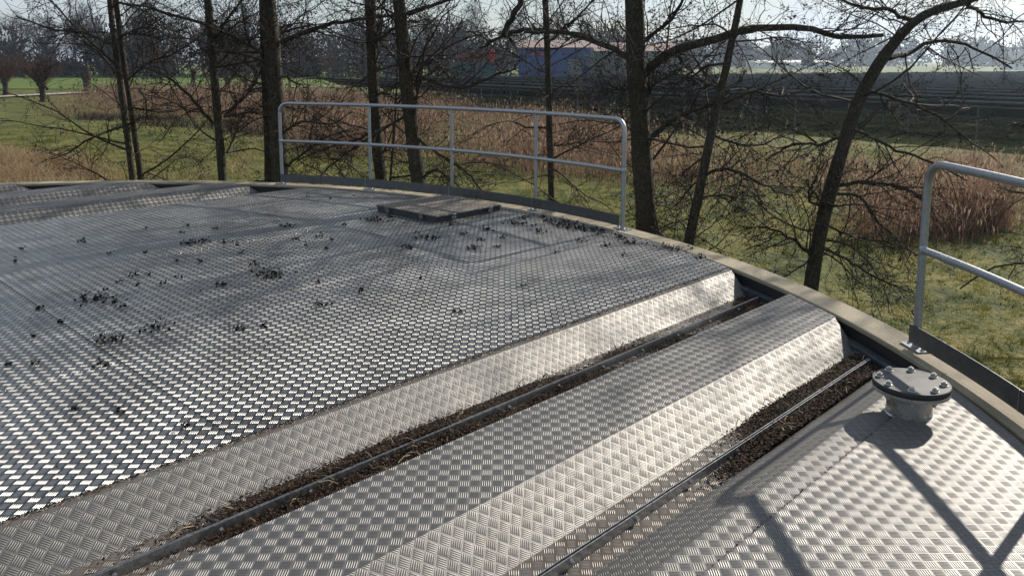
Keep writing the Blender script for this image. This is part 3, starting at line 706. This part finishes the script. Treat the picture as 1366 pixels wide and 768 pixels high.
    if up_:
        upper = up_ if upper else 9; ku = np.where(zs > (2.6 if up_ > 9 else .9))[0]; iu = r.choice(ku, upper); au = r.uniform(0, 6.283, upper)
        U1 = polyl(r, C[iu], np.stack([np.cos(au), np.sin(au), r.normal(.5, .3, upper)], 1), r.uniform(1.3, 3.0, upper), 8, .15, -.02, .03); UR = np.full((upper, 1), .022) * np.linspace(1, .4, 8)[None]
        U2, UR2 = spawn(r, U1, UR, 12, (.5, 1.5), (.5, 1.2), 5, .18, -.02, .12, .6, .0055); U3, UR3 = spawn(r, U2, UR2, 4, (.2, .6), (.4, 1.1), 3, .2, 0, .2, .8, .0042)
        tw += [tubes_np(U1, UR, 4), tubes_np(U2, UR2, 3), tubes_np(U3, UR3, 3)]
    V, F = join(tw); link('crown', mesh_np('crown', V - off, F, False, M['twig']), root)
    # hanging cones and old catkins
    ends = np.concatenate([P3[:, -1], P3[:, 2], P2[:, -1]]); n = int(len(ends) * .62 * cones); e = ends[r.choice(len(ends), n)] + r.normal(0, .018, (n, 3)) - np.array([0, 0, .018])
    V, F = octs(n, e, .0125, r, 1.5); link('cones', mesh_np('cones', V - off, F, False, M['cone']), root)['kind'] = 'stuff'
    return root
# trunks, from the left of the photograph to the right
alder('left stem of the leaning twin alder at far left', [(143,-60),(146,0),(153,60),(160,110),(171,190),(177,240)], 16.5, .15, .115, [([(175,165),(150,172),(120,185),(90,205),(66,214)], 3.5, 1.5), ([(152,60),(120,45),(70,40),(20,22)], 4, 2)], 30, 31)
alder('right stem of the leaning twin alder at far left', [(146,-50),(157,20),(164,75),(177,160),(188,238)], 16.9, .145, .115, [([(160,48),(185,45),(215,52)], 3, 1.5), ([(186,120),(196,135),(195,165)], 3, 1.5)], 28, 32)
alder('slender straight alder left of the railing, second trunk from the left', [(272,-60),(277,0),(284,80),(291,160),(297,240)], 16.5, .20, .165,
      [([(285,166),(267,145),(250,125),(230,105),(203,93),(180,90)], 5, 2), ([(299,156),(325,132),(338,112),(350,95)], 4, 2), ([(299,156),(330,150),(352,150)], 3, 1.5), ([(303,205),(318,170),(325,150)], 3, 1.5), ([(283,60),(300,30),(320,5),(340,-20)], 4, 2)], 34, 33)
alder('thin dark alder stem close behind the thickest trunk, left of railing', [(349,-80),(352,0),(353,60),(356,140),(360,240)], 17.4, .22, .20, [], 20, 34)
alder('thick dark alder at the left end of the far railing', [(353,-80),(357,0),(364,80),(371,160),(375,245)], 16.3, .38, .33,
      [([(374,58),(400,45),(440,32),(485,26),(530,18)], 7, 3), ([(352,73),(318,51),(281,36),(237,22),(190,7),(150,2)], 6, 2.5), ([(378,175),(405,160),(440,168),(470,150)], 4, 1.5, -.8), ([(380,225),(410,200),(440,180),(465,172)], 4, 1.5, -.6), ([(376,100),(392,110),(410,118)], 3, 1.5)], 34, 35)
alder('mossy alder behind the second railing post', [(492,-60),(495,20),(498,120),(504,200),(510,250)], 16.6, .27, .23,
      [([(500,60),(520,40),(545,28),(560,30)], 6, 3), ([(500,175),(470,190),(430,198),(395,215)], 4, 1.5), ([(505,205),(530,195),(560,190)], 3, 1.5)], 34, 36)
alder('thin young alder sapling between the second and third railing posts', [(531,60),(529,120),(527,160),(523,210),(520,250)], 16.2, .06, .045, [], 14, 37, 6.0)
alder('rough barked alder behind the far railing, just left of its middle post', [(527,-60),(533,10),(541,100),(549,170),(560,255)], 15.8, .33, .27,
      [([(545,95),(580,110),(620,120),(660,100),(690,92)], 6, 2), ([(538,20),(570,10),(610,-5),(650,-18)], 6, 3), ([(556,90),(575,75),(590,90),(605,110),(620,130)], 3.5, 1.5), ([(552,180),(590,210),(625,230),(650,262)], 5, 2, -.8), ([(562,235),(585,225),(600,240)], 4, 2), ([(548,150),(500,180),(460,205),(425,235)], 4, 2)], 40, 38)
alder('slim single alder behind the fourth railing post', [(726,-60),(728,10),(732,120),(734,200),(736,280)], 16.1, .15, .125,
      [([(731,42),(700,40),(675,46),(658,55),(640,64)], 7, 3), ([(672,48),(680,30),(695,5),(705,-25)], 9, 6), ([(735,195),(755,193),(775,190)], 3, 1.5), ([(730,60),(750,40),(775,18),(800,-5)], 4, 2)], 34, 39, upper=16)
alder('thickest rough trunk beside the right end of the far railing', [(842,-80),(846,0),(850,100),(856,200),(863,305)], 12.8, .37, .31,
      [([(852,108),(868,88),(883,68),(917,61),(951,51),(991,39),(1039,32),(1084,36),(1112,52),(1130,56),(1140,44),(1178,48)], 14, 5), ([(848,84),(825,68),(795,56),(758,44),(731,42),(700,44)], 9, 4),
       ([(862,190),(890,166),(917,149),(945,141),(975,128)], 9, 3), ([(861,130),(875,112),(893,103)], 5, 2), ([(840,120),(830,122),(826,118)], 3, 1.5), ([(853,60),(880,40),(905,15),(920,-20)], 6, 3), ([(862,260),(880,275),(905,280)], 3, 1)], 40, 40, upper=26)
alder('slender alder leaning right, right of the thickest trunk', [(995,-60),(988,0),(980,40),(970,85),(955,150),(942,210),(930,270),(918,325)], 12.3, .20, .10,
      [([(944,232),(962,223),(976,225),(1002,237),(1033,255),(1060,262)], 5, 2), ([(938,263),(959,260),(987,262),(1022,262)], 3.5, 1.5), ([(950,180),(975,190),(1010,195),(1045,180)], 4, 1.5), ([(948,200),(930,215),(905,235)], 3, 1.5),
       ([(958,140),(1000,120),(1040,128),(1080,118)], 5, 2), ([(962,120),(930,105),(900,110)], 4, 1.5)], 40, 41, 9.5, upper=20)
alder('curved leaning alder with forked stump foot at the right', [(1400,-60),(1345,-25),(1295,3),(1262,9),(1226,18),(1198,50),(1170,85),(1145,130),(1126,190),(1112,240),(1098,290),(1087,345),(1081,390)], 13.0, .29, .17,
      [([(1187,78),(1216,69),(1237,56),(1269,53),(1300,62),(1331,83),(1350,90)], 7, 2.5), ([(1118,247),(1162,241),(1194,248),(1225,259),(1250,280)], 6, 2.5), ([(1115,258),(1150,262),(1166,291),(1200,322)], 5, 2), ([(1086,345),(1070,330),(1059,319),(1037,308),(1012,302)], 6, 2),
       ([(1095,330),(1131,347),(1175,375),(1215,390)], 4, 1.5), ([(1133,170),(1165,185),(1205,205),(1240,215),(1290,240)], 5, 2), ([(1150,120),(1190,130),(1240,145),(1290,185),(1330,215)], 5, 1.5), ([(1128,180),(1095,195),(1060,190),(1020,215)], 5, 2), ([(1215,28),(1180,10),(1150,12),(1110,-5)], 6, 3), ([(1290,5),(1310,20),(1335,30),(1366,28)], 6, 3), ([(1104,280),(1090,262),(1075,240)], 4, 2), ([(1102,300),(1150,320),(1190,322),(1235,345)], 4, 1.5)], 34, 42, 8.2, upper=14)
# an alder just outside the right edge of the picture reaches in with its twigs
alder('alder twigs reaching in behind the right railing', [(1560,-60),(1540,60),(1520,200),(1500,400)], 14.5, .22, .16,
      [([(1512,300),(1450,330),(1390,350),(1330,352),(1280,385)], 6, 2), ([(1530,150),(1460,160),(1400,150),(1340,170)], 6, 2), ([(1514,260),(1440,250),(1380,262),(1330,250)], 6, 2)], 16, 43, 9.0)

# ------------------------------------------------------------------ grass, reeds
def in_poly(x, y, poly):
    c = np.zeros(len(x), bool); n = len(poly)
    for i in range(n):
        x1, y1 = poly[i]; x2, y2 = poly[(i + 1) % n]
        m = ((y1 > y) != (y2 > y)) & (x < (x2 - x1) * (y - y1) / (y2 - y1 + 1e-12) + x1); c ^= m
    return c
def fill(r, poly, n):
    a = np.array(poly); X = []; tot = 0
    while tot < n:
        x = r.uniform(a[:, 0].min(), a[:, 0].max(), n * 2); y = r.uniform(a[:, 1].min(), a[:, 1].max(), n * 2); k = in_poly(x, y, poly); X.append(np.stack([x[k], y[k]], 1)); tot += k.sum()
    return np.concatenate(X)[:n]
def blades(r, xy, h, w, lean, K=3):
    """tapering bent blades (flat grass leaves are flat)"""
    N = len(xy); a = r.uniform(0, 6.283, N); b = r.uniform(0, 6.283, N); H_ = h * r.uniform(.6, 1.25, N)
    z = ground_z(xy[:, 0], xy[:, 1]) - .02; V = np.empty((N, 2 * K - 1, 3)); s = np.stack([np.cos(b), np.sin(b), 0 * b], 1) * (w * r.uniform(.7, 1.3, N) / 2)[:, None]
    L = lean * r.uniform(.3, 1.5, N)
    for k in range(K):
        f = k / (K - 1); c = np.stack([xy[:, 0] + np.cos(a) * L * H_ * f * f, xy[:, 1] + np.sin(a) * L * H_ * f * f, z + H_ * f * (1 - .25 * np.minimum(L, 1) * f)], 1)
        if k < K - 1: V[:, 2 * k] = c - s * (1 - .4 * f); V[:, 2 * k + 1] = c + s * (1 - .4 * f)
        else: V[:, 2 * k] = c
    q = 2 * K - 1; b0 = np.arange(N)[:, None] * q; F = []
    for k in range(K - 2): F += [b0 + np.array([2*k, 2*k+1, 2*k+3]), b0 + np.array([2*k, 2*k+3, 2*k+2])]
    F.append(b0 + np.array([q - 3, q - 2, q - 1])); return V.reshape(-1, 3), np.concatenate(F), V[:, -1]
tank_c = dk(TC, SC); 
rg = np.random.RandomState(77)
def visible_field(n, y0, y1):
    y = y0 * (y1 / y0) ** rg.uniform(0, 1, n) ; x = rg.uniform(-.70, .70, n) * y
    k = np.hypot(x - tank_c.x, y - tank_c.y) > 8.3; return np.stack([x[k], y[k]], 1)
tc_ = visible_field(24000, 11, 60); clump = vnoise(tc_[:, 0] * 3, tc_[:, 1] * 3, 9); tc_ = tc_[clump + rg.uniform(-.7, .7, len(tc_)) > -.3]
xy = np.repeat(tc_, 7, 0); xy = xy + rg.normal(0, .06, xy.shape) * (xy[:, 1:] / 20)
sc_ = np.clip(xy[:, 1] / 18, .8, 2.4)
V1, F1, _ = blades(rg, xy, .13 * (1 + .5 * vnoise(xy[:, 0], xy[:, 1], 5)), .016 * sc_, .9)
tag(link('grass', mesh_np('grass', V1, F1, False, M['blade'])), 'short tufted olive green grass around the tank', 'grass', kind='stuff')
def gp(*px): return [tuple(gat(x, y)[:2]) for x, y in px]
def reedbed(name, label, cat, poly, n, h, w, lean, mat, plume=True, seed=1, thr=-.5, soft=.5):
    r = np.random.RandomState(seed); xy = fill(r, poly, n); xy = xy + r.normal(0, 1, xy.shape) * soft * np.abs(r.normal(0, 1, (len(xy), 1))); cl = vnoise(xy[:, 0] * 1.2, xy[:, 1] * 1.2, seed + 4); keep = cl + r.uniform(-.5, .5, len(xy)) > thr; xy, cl = xy[keep], cl[keep]
    # thinner and lower towards the border of the bed
    V, F, tip = blades(r, xy, h * (1 + .4 * cl) * r.uniform(.45, 1.1, len(xy)), w, lean, 4)
    root = tag(link(name, mesh_np(name, V, F, False, mat)), label, cat, kind='stuff')
    if plume:
        k = r.uniform(0, 1, len(tip)) < .35; t = tip[k]; m = len(t); a = r.uniform(0, 6.28, m); d = np.stack([np.cos(a), np.sin(a), 0 * a], 1); wv = w[k] * 1.5 if hasattr(w, '__len__') else w * 1.5
        P = np.empty((m, 4, 3)); P[:, 0] = t - [0, 0, .16]; P[:, 1] = t + d * np.reshape(wv, (-1, 1)); P[:, 2] = t + np.array([0, 0, .07]) + d * .05; P[:, 3] = t - d * np.reshape(wv, (-1, 1))
        F = np.arange(m)[:, None] * 4 + np.array([0, 1, 2, 3]); c = link('plumes', mesh_np('plumes', P.reshape(-1, 3), F, False, M['plume']), root); c['kind'] = 'stuff'
reedbed('reed_bed', 'brown reed bed in the left middle distance before the gravel path', 'reeds', gp((92,157),(200,160),(360,168),(380,122),(230,121),(112,124)), 16000, 1.6, .035, .4, M['reed'], True, 51, -.15, 1.5)
reedbed('reed_bed', 'long brown reed bed behind the far railing, in front of the solar field', 'reeds', gp((330,172),(430,205),(560,222),(700,238),(800,243),(900,262),(1000,275),(1075,272),(1085,235),(1000,212),(860,195),(730,163),(560,138),(400,132),(330,126)), 40000, 1.6, .026, .45, M['reed'], True, 52, -.12, 1.2)
reedbed('reed_bed', 'round reddish brown reed clump on the grass behind the right railing', 'reeds', gp((1128,308),(1180,322),(1260,325),(1330,312),(1350,296),(1310,284),(1200,280),(1140,288)), 8500, 1.7, .016, .5, M['reed2'], True, 53, -.25, .35)
reedbed('reed_bed', 'thin low reeds and dry stalks at right, between the fence and the grass', 'reeds', gp((1075,270),(1150,268),(1260,262),(1366,250),(1430,240),(1430,215),(1280,222),(1090,228)), 9000, .9, .02, .6, M['reed2'], True, 57, .0, 1.0)
reedbed('dry_grass', 'pale dry tussock grass at the far left beyond the rim', 'grass', gp((-60,262),(60,262),(130,250),(150,240),(90,222),(20,208),(-70,210)), 14000, .95, .016, .8, M['dry'], False, 54, -.1)
reedbed('dry_grass', 'loose dry grass patch between the left trees', 'grass', gp((130,245),(300,245),(360,235),(330,190),(150,195)), 3500, .42, .014, .8, M['dry'], False, 55, .1)
reedbed('dark_scrub', 'low dark bramble scrub at the foot of the left reeds', 'scrub', gp((100,160),(180,166),(340,180),(460,215),(450,200),(330,165),(110,152)), 6500, .55, .03, .9, M['twig'], False, 56, -.1)

# ------------------------------------------------------------------ far wood, pollard willows
def bare_tree_mesh(seed, Ht=15.0):
    r = np.random.RandomState(seed); p = np.array([[0., 0, 0]]); T = polyl(r, p, np.array([[0, 0, 1.]]), np.array([Ht * .85]), 10, .05, .02); TR = np.linspace(.26, .05, 10)[None]
    B, BR = spawn(r, T, TR, 34, (2.5, 6.0), (.4, 1.0), 7, .13, .06, .22, .6, .03, .15); C, CR = spawn(r, B, BR, 9, (.9, 2.6), (.35, .95), 5, .15, .03, .15, .6, .022, .05)
    D, DR = spawn(r, C, CR, 4, (.5, 1.4), (.3, .9), 3, .15, 0, .2, .7, .018)
    V, F = join([tubes_np(B, BR, 3), tubes_np(C, CR, 3), tubes_np(D, DR, 3)]); Vt, Ft = tubes_np(T, TR, 6)
    return mesh_np('far_trunk', Vt, Ft, True, M['bark']), mesh_np('far_crown', V, F, False, M['wood_far'])
FT = [bare_tree_mesh(s, h) for s, h in ((101, 16), (102, 14), (103, 17.5), (104, 12))]
rw = np.random.RandomState(6)
def far_tree(x, y, k, sc, label, group):
    o = thing('bare_tree', label, 'tree', (x, y, GZ), rw.uniform(0, 6.28), group); o.scale = (sc, sc, sc * rw.uniform(.9, 1.1))
    link('trunk', FT[k][0], o); link('crown', FT[k][1], o)
for k in range(64):
    x = -215 + 248 * (k + rw.uniform(0, .9)) / 64; y = rw.uniform(225, 285) - .05 * x
    far_tree(x, y, rw.randint(4), rw.uniform(1.1, 1.4) * (1 if x < -60 else .92), 'bare brown tree in the wood along the horizon, left half', 'bare trees of the far wood')
def thicket(name, label, pts, n, h, w, seed, mat):
    """a far wood that reads as one mass: many twiggy crowns side by side"""
    r = np.random.RandomState(seed); q = np.array(pts, float); m = max(n // 170, 10)
    f = r.uniform(0, len(pts) - 1.001, m); i = f.astype(int); c = q[i] * (1 - (f - i))[:, None] + q[i + 1] * (f - i)[:, None] + r.normal(0, 9, (m, 2))
    hh = h * r.uniform(.45, 1.0, m) * (1 + .18 * vnoise(c[:, 0] * .06, c[:, 1] * .06, seed)); k = r.randint(0, m, n); H_ = hh[k]
    u = r.normal(size=(n, 3)); u /= np.linalg.norm(u, axis=1, keepdims=True); rr = r.uniform(0, 1, n) ** .45
    off = u * rr[:, None] * np.stack([H_ * .40, H_ * .40, H_ * .50], 1)
    base = np.concatenate([c[k] + off[:, :2], (GZ + H_ * .47 + off[:, 2])[:, None]], 1)
    d = off / (H_[:, None] * .4) + np.array([0, 0, .35]) + r.normal(0, .45, (n, 3))
    P = polyl(r, base, d, H_ * r.uniform(.06, .16, n), 3, .2, .0); R = (w * r.uniform(.4, 1.2, n))[:, None] * np.linspace(1, .4, 3)[None]
    T_ = np.concatenate([c, np.full((m, 1), GZ)], 1); TP = polyl(r, T_, np.tile([0, 0, 1.], (m, 1)), hh * .75, 3, .04, 0); TR = (hh * .016)[:, None] * np.linspace(1, .4, 3)[None]
    V, F = join([tubes_np(P, R, 3), tubes_np(TP, TR, 5)]); return tag(link(name, mesh_np(name, V, F, False, mat)), label, 'wood', kind='stuff')
thicket('undergrowth', 'brown undergrowth and brushwood at the foot of the far left wood', [(-240, 262), (-120, 250), (-40, 240), (45, 238)], 21000, 17.0, .28, 61, M['wood_far'])
thicket('scrub', 'low brown scrub under the far left wood', [(-240, 240), (-120, 228), (-40, 220), (45, 222)], 15000, 7.0, .24, 64, M['wood_far'])
thicket('tree_belt', 'hazy blue grey tree belt on the horizon at the right', [(60, 640), (180, 600), (330, 600), (480, 640), (640, 700)], 26000, 26.0, .85, 62, M['wood_far'])
thicket('tree_belt', 'hazy tree belt on the horizon behind the blue building', [(-60, 420), (20, 430), (90, 470), (190, 560)], 13000, 17.0, .6, 63, M['wood_far'])
def pollard(px, py, label, hgt, shoots, shoot_len, seed, lean=.0, thick=.38):
    r = np.random.RandomState(seed); b = gat(px, py); o = thing('pollard_willow', label, 'tree', (b[0], b[1], GZ), 0, 'pollard willows along the path')
    T = polyl(r, np.array([[0., 0, -.1]]), np.array([[lean, 0, 1.]]), np.array([hgt]), 8, .05, 0)[0]; R = thick * np.array([1.25, .95, .85, .82, .85, 1.0, 1.35, 1.0])
    V, F = trunk_mesh(r, T, R, 10); link('trunk', mesh_np('trunk', V, F, True, M['willow_bark']), o)
    V, F = octs(14, T[-2] + r.normal(0, .22, (14, 3)), .26, r, 1.1); link('knobs', mesh_np('knobs', V, F, True, M['willow_bark']), o)
    if shoots:
        a = r.uniform(0, 6.283, shoots); q = r.uniform(.1, 1.25, shoots); d = np.stack([np.cos(a) * q, np.sin(a) * q, np.ones(shoots)], 1)
        P = polyl(r, np.repeat(T[-2:-1], shoots, 0) + r.normal(0, .18, (shoots, 3)), d, shoot_len * r.uniform(.55, 1.1, shoots), 6, .05, .05); RR = np.full((shoots, 1), .022) * np.linspace(1, .45, 6)[None]
        S2, SR = spawn(r, P, RR, 4, (.5, 1.3), (.15, .5), 3, .06, .05, .2, .7, .011)
        V, F = join([tubes_np(P, RR, 3), tubes_np(S2, SR, 3)]); link('shoots', mesh_np('shoots', V, F, False, M['willow_shoot']), o)
pollard(57, 136, 'pollard willow with a round head of reddish shoots beside the path', 2.5, 300, 3.3, 71, .05)
pollard(8, 128, 'pollard willow with reddish shoots at the left picture edge', 2.4, 230, 4.3, 72, 0)
pollard(118, 124, 'freshly cut stout pollard willow stump with dark knobbly head', 3.3, 0, 0, 73, -.05, .62)
pollard(257, 118, 'cut pollard willow stump standing alone left of the slender alder', 3.4, 0, 0, 74, 0, .42)
pollard(303, 119, 'pollard willow with reddish shoots right of the slender alder', 3.2, 200, 4.2, 75, -.12, .40)
pollard(328, 116, 'slim cut pollard willow stump left of the thick dark alder', 3.8, 0, 0, 76, .05, .30)
pollard(341, 114, 'pollard willow half hidden behind the thick dark alder', 3.4, 170, 4, 77, .05, .40)
pollard(215, 112, 'pollard willow with wide brown head right of the twin alder', 3.0, 260, 5.5, 78, .05, .40)
pollard(405, 104, 'dark pollard willow seen over the far railing', 3.4, 150, 4, 79, 0, .42)
pollard(440, 106, 'dark pollard willow left of the mossy alder', 3.2, 160, 4, 80, 0, .42)

# ------------------------------------------------------------------ solar field, fence, buildings
nrm = np.array([math.sin(rad(55)), math.cos(rad(55))]); run = np.array([-math.cos(rad(55)), math.sin(rad(55))])   # rows run along 'run'
P0 = np.array([4.0, 74.0])
def solar_row(k, label):
    c = P0 + nrm * (k * 6.4); a = -26 - k * 2.5 - (10 if k else 0) - (14 if k > 1 else 0); b = 52 - k * 1.2
    if k == 0: a = -22
    a = max(a, -300)
    o = thing('solar_row', label, 'solar panels', (c[0], c[1], GZ), math.atan2(run[1], run[0]), 'rows of the solar field')
    # local x along the row, local y = away from the sun side; +y is towards the camera side (north)
    L = b - a; mid = (a + b) / 2; tl = rad(15); rot = Matrix.Rotation(tl, 3, 'X')
    n = int(L // 4.2); seg = L / n
    mb = MB(); mk = MB()
    for i in range(n):
        x = a + seg * (i + .5)
        mb.box((x, 0, 1.72), (seg - .06, 4.9, .035), rot); 
    pt_ = mb.build('panel_table', M['panel_back'], o)
    for yy, zz in ((1.55, 2.06), (-1.55, 1.23)): mk.box((mid, yy, zz - .02), (L, .08, .10))
    mk.build('purlin', M['post'], o)
    ed = MB(); ed.box((mid, 2.375, 2.36), (L, .03, .09)); ed.build('edge_profile', M['panel_edge'], pt_)
    if k < 6:
        post = None
        for i in range(n + 1):
            x = a + seg * i
            if post is None:
                mp = MB(); mp.box((0, 1.3, .95), (.10, .10, 1.95)); mp.box((0, -.1, 1.15), (.07, 2.9, .08), Matrix.Rotation(rad(24), 3, 'X')); q = mp.build('post', M['post'], o); post = q.data
            else: q = link('post', post, o)
            q.location = (x, 0, 0)
for k in range(60):
    solar_row(k, ('nearest dark row of solar panels, standing on posts behind the wire fence', 'second nearest dark row of solar panels', 'third nearest dark row of solar panels')[k] if k < 3 else 'dark row of solar panels deeper in the solar field')
fl = [(1064, 46), (1012, 49.5), (962, 53), (915, 56.5), (869, 60), (822, 64), (772, 67.5), (725, 71), (682, 74.5), (642, 78), (604, 83), (575, 88)]
fpts = [np.array([(x - 683) / 1103.0 * y, y]) for x, y in fl]
fence = thing('wire_fence', 'thin grey post and wire fence in front of the solar field', 'fence', (float(fpts[0][0]), float(fpts[0][1]), GZ)); fo = np.array([fpts[0][0], fpts[0][1]])
fp = None
for p in fpts:
    if fp is None: mp = MB(); mp.cyl((0, 0, -.1), .045, 2.15, 8); q = mp.build('post', M['post'], fence); fp = q.data
    else: q = link('post', fp, fence)
    q.location = (p[0] - fo[0], p[1] - fo[1], 0)
for z in (.5, 1.0, 1.5, 1.95):
    mb = MB(); mb.tube([(p[0] - fo[0], p[1] - fo[1], z) for p in fpts], .006, 4); mb.build('wire', M['post'], fence)

def flat(name, col, rough=.7, amt=.12): return simple(name, col, rough, 0, 1.5, amt)
M['blue'] = flat('blue_cladding', (.022, .055, .19)); M['pink_roof'] = flat('faded_roof', (.26, .19, .17)); M['green_steel'] = flat('green_steel', (.05, .14, .09)); M['teal'] = flat('teal_paint', (.02, .065, .075))
M['red'] = flat('red_paint', (.42, .045, .035)); M['dred'] = flat('dark_red', (.09, .025, .022)); M['white'] = flat('white_wall', (.72, .72, .70)); M['dark'] = flat('dark_window', (.03, .035, .045), .2); M['hall_grey'] = flat('grey_cladding', (.10, .11, .11)); M['tile'] = flat('grey_roof', (.16, .15, .15))
def shed(name, label, cat, px0, px1, Y, ytop, eave, depth, wall, roof, roofh, door=None):
    x0 = (px0 - 683) / 1103.0 * Y; x1 = (px1 - 683) / 1103.0 * Y; o = thing(name, label, cat, ((x0 + x1) / 2, Y, GZ)); w = x1 - x0
    mb = MB(); mb.box((0, depth / 2, eave / 2), (w, depth, eave)); wo = mb.build('wall', wall, o)
    mb = MB(); e = .5
    V = [(-w/2-e, -e, eave), (w/2+e, -e, eave), (w/2+e, depth+e, eave), (-w/2-e, depth+e, eave), (-w/2-e, depth/2, eave+roofh), (w/2+e, depth/2, eave+roofh)]
    mb.add(V, [(0,1,5,4), (2,3,4,5), (0,4,3), (1,2,5), (0,3,2,1)]); mb.build('roof', roof, o); return wo, w
o, w = shed('blue_hall', 'blue clad hall with faded pinkish roof beyond the solar field', 'building', 692, 788, 165, 0, 7.2, 14, M['blue'], M['pink_roof'], 1.6)
mb = MB(); mb.box((-3.0, -.06, 5.9), (3.4, .06, .4)); mb.build('sign_board', M['red'], o)
mb = MB(); mb.box((4.0, -.06, 3.0), (2.6, .06, 3.8)); mb.build('door', M['hall_grey'], o)
for k in range(9): mb = MB(); mb.box((-w/2 + (k + .5) * w / 9, -.03, 3.4), (.09, .05, 6.8)); mb.build('cladding_rib', M['blue'], o)
o, w = shed('low_hall', 'low pink roofed hall right of the blue hall', 'building', 796, 905, 175, 0, 6.6, 14, M['tile'], M['pink_roof'], 1.9)
gx = [(x - 683) / 1103.0 * 155 for x in (770, 905)]; gt = thing('lattice_conveyor', 'green steel lattice girder in front of the low hall', 'conveyor', (gx[0], 155, GZ))
for z in (3.6, 5.6): mb = MB(); mb.box(((gx[1] - gx[0]) / 2, 0, z), (gx[1] - gx[0], .3, .22)); mb.build('chord', M['green_steel'], gt)
nn = 12; st_ = (gx[1] - gx[0]) / nn
for k in range(nn):
    mb = MB(); mb.tube([(k * st_, 0, 3.6 if k % 2 else 5.6), ((k + 1) * st_, 0, 5.6 if k % 2 else 3.6)], .09, 5); mb.build('brace', M['green_steel'], gt)
for k in (0, 6, 12): mb = MB(); mb.box((k * st_, .05, 1.8), (.3, .28, 3.55)); mb.build('leg', M['green_steel'], gt)
def container(label, px0, px1, Y, z0, mat, h=2.6):
    x0 = (px0 - 683) / 1103.0 * Y; x1 = (px1 - 683) / 1103.0 * Y; o = thing('container', label, 'container', ((x0 + x1) / 2, Y, GZ + z0), .12, 'containers beside the blue hall'); w = x1 - x0
    mb = MB(); mb.box((0, 1.2, h / 2), (w, 2.4, h)); bo = mb.build('body', mat, o)
    n = int(w / .45)
    for k in range(n): mb = MB(); mb.box((-w/2 + (k + .5) * w / n, -.03, h / 2), (.2, .06, h - .3)); mb.build('corrugation', mat, bo)
container('teal container at ground level left of the blue hall', 606, 664, 150, .1, M['teal'], 2.1); container('upper teal container below the red ones, left of the blue hall', 604, 660, 150, 2.22, M['teal'], 2.1); container('dark red container on top of the teal ones', 612, 652, 150, 4.34, M['dred'], 1.9); container('bright red container end beside the dark red one', 653, 660, 149.6, 4.34, M['red'], 2.3)
o, w = shed('greenhouse', 'long white greenhouse on the horizon at the right', 'greenhouse', 1010, 1110, 430, 0, 3.4, 20, M['white'], M['white'], 1.2)
o, w = shed('house', 'small white house with grey roof at the right edge of the horizon', 'house', 1350, 1385, 380, 0, 5.0, 9, M['white'], M['tile'], 3.5)
for x in (-3.5, 0, 3.5): mb = MB(); mb.box((x, -.05, 2.2), (1.2, .08, 1.5)); mb.build('window', M['dark'], o)
cx = (1078 - 683) / 1103.0 * 400; con = thing('conifer', 'dark pointed conifer on the horizon', 'tree', (cx, 400, GZ)); mb = MB(); mb.cyl((0, 0, 0), .3, 4, 8); mb.build('trunk', M['bark'], con)
rc = np.random.RandomState(3); n = 5000; z = 2 + 9.5 * rc.uniform(0, 1, n) ** 1.2; a = rc.uniform(0, 6.283, n); q = (1 - (z - 2) / 10) * 3.4 * rc.uniform(.3, 1, n) ** .5
V, F = flakes(n, np.stack([np.cos(a) * q, np.sin(a) * q, z], 1), .7, rc, .8); M['needle'] = simple('conifer_needles', (.03, .045, .025), .9); link('crown', mesh_np('crown', V, F, False, M['needle']), con)

# ------------------------------------------------------------------ haze
mb = MB(); mb.box((0, 0, 28 - 15.5), (5600, 5600, 33)); hz = mb.build('haze', M['haze']); hz['kind'] = 'stuff'; hz['label'] = 'thin pale winter haze over the fields'; hz['category'] = 'haze'
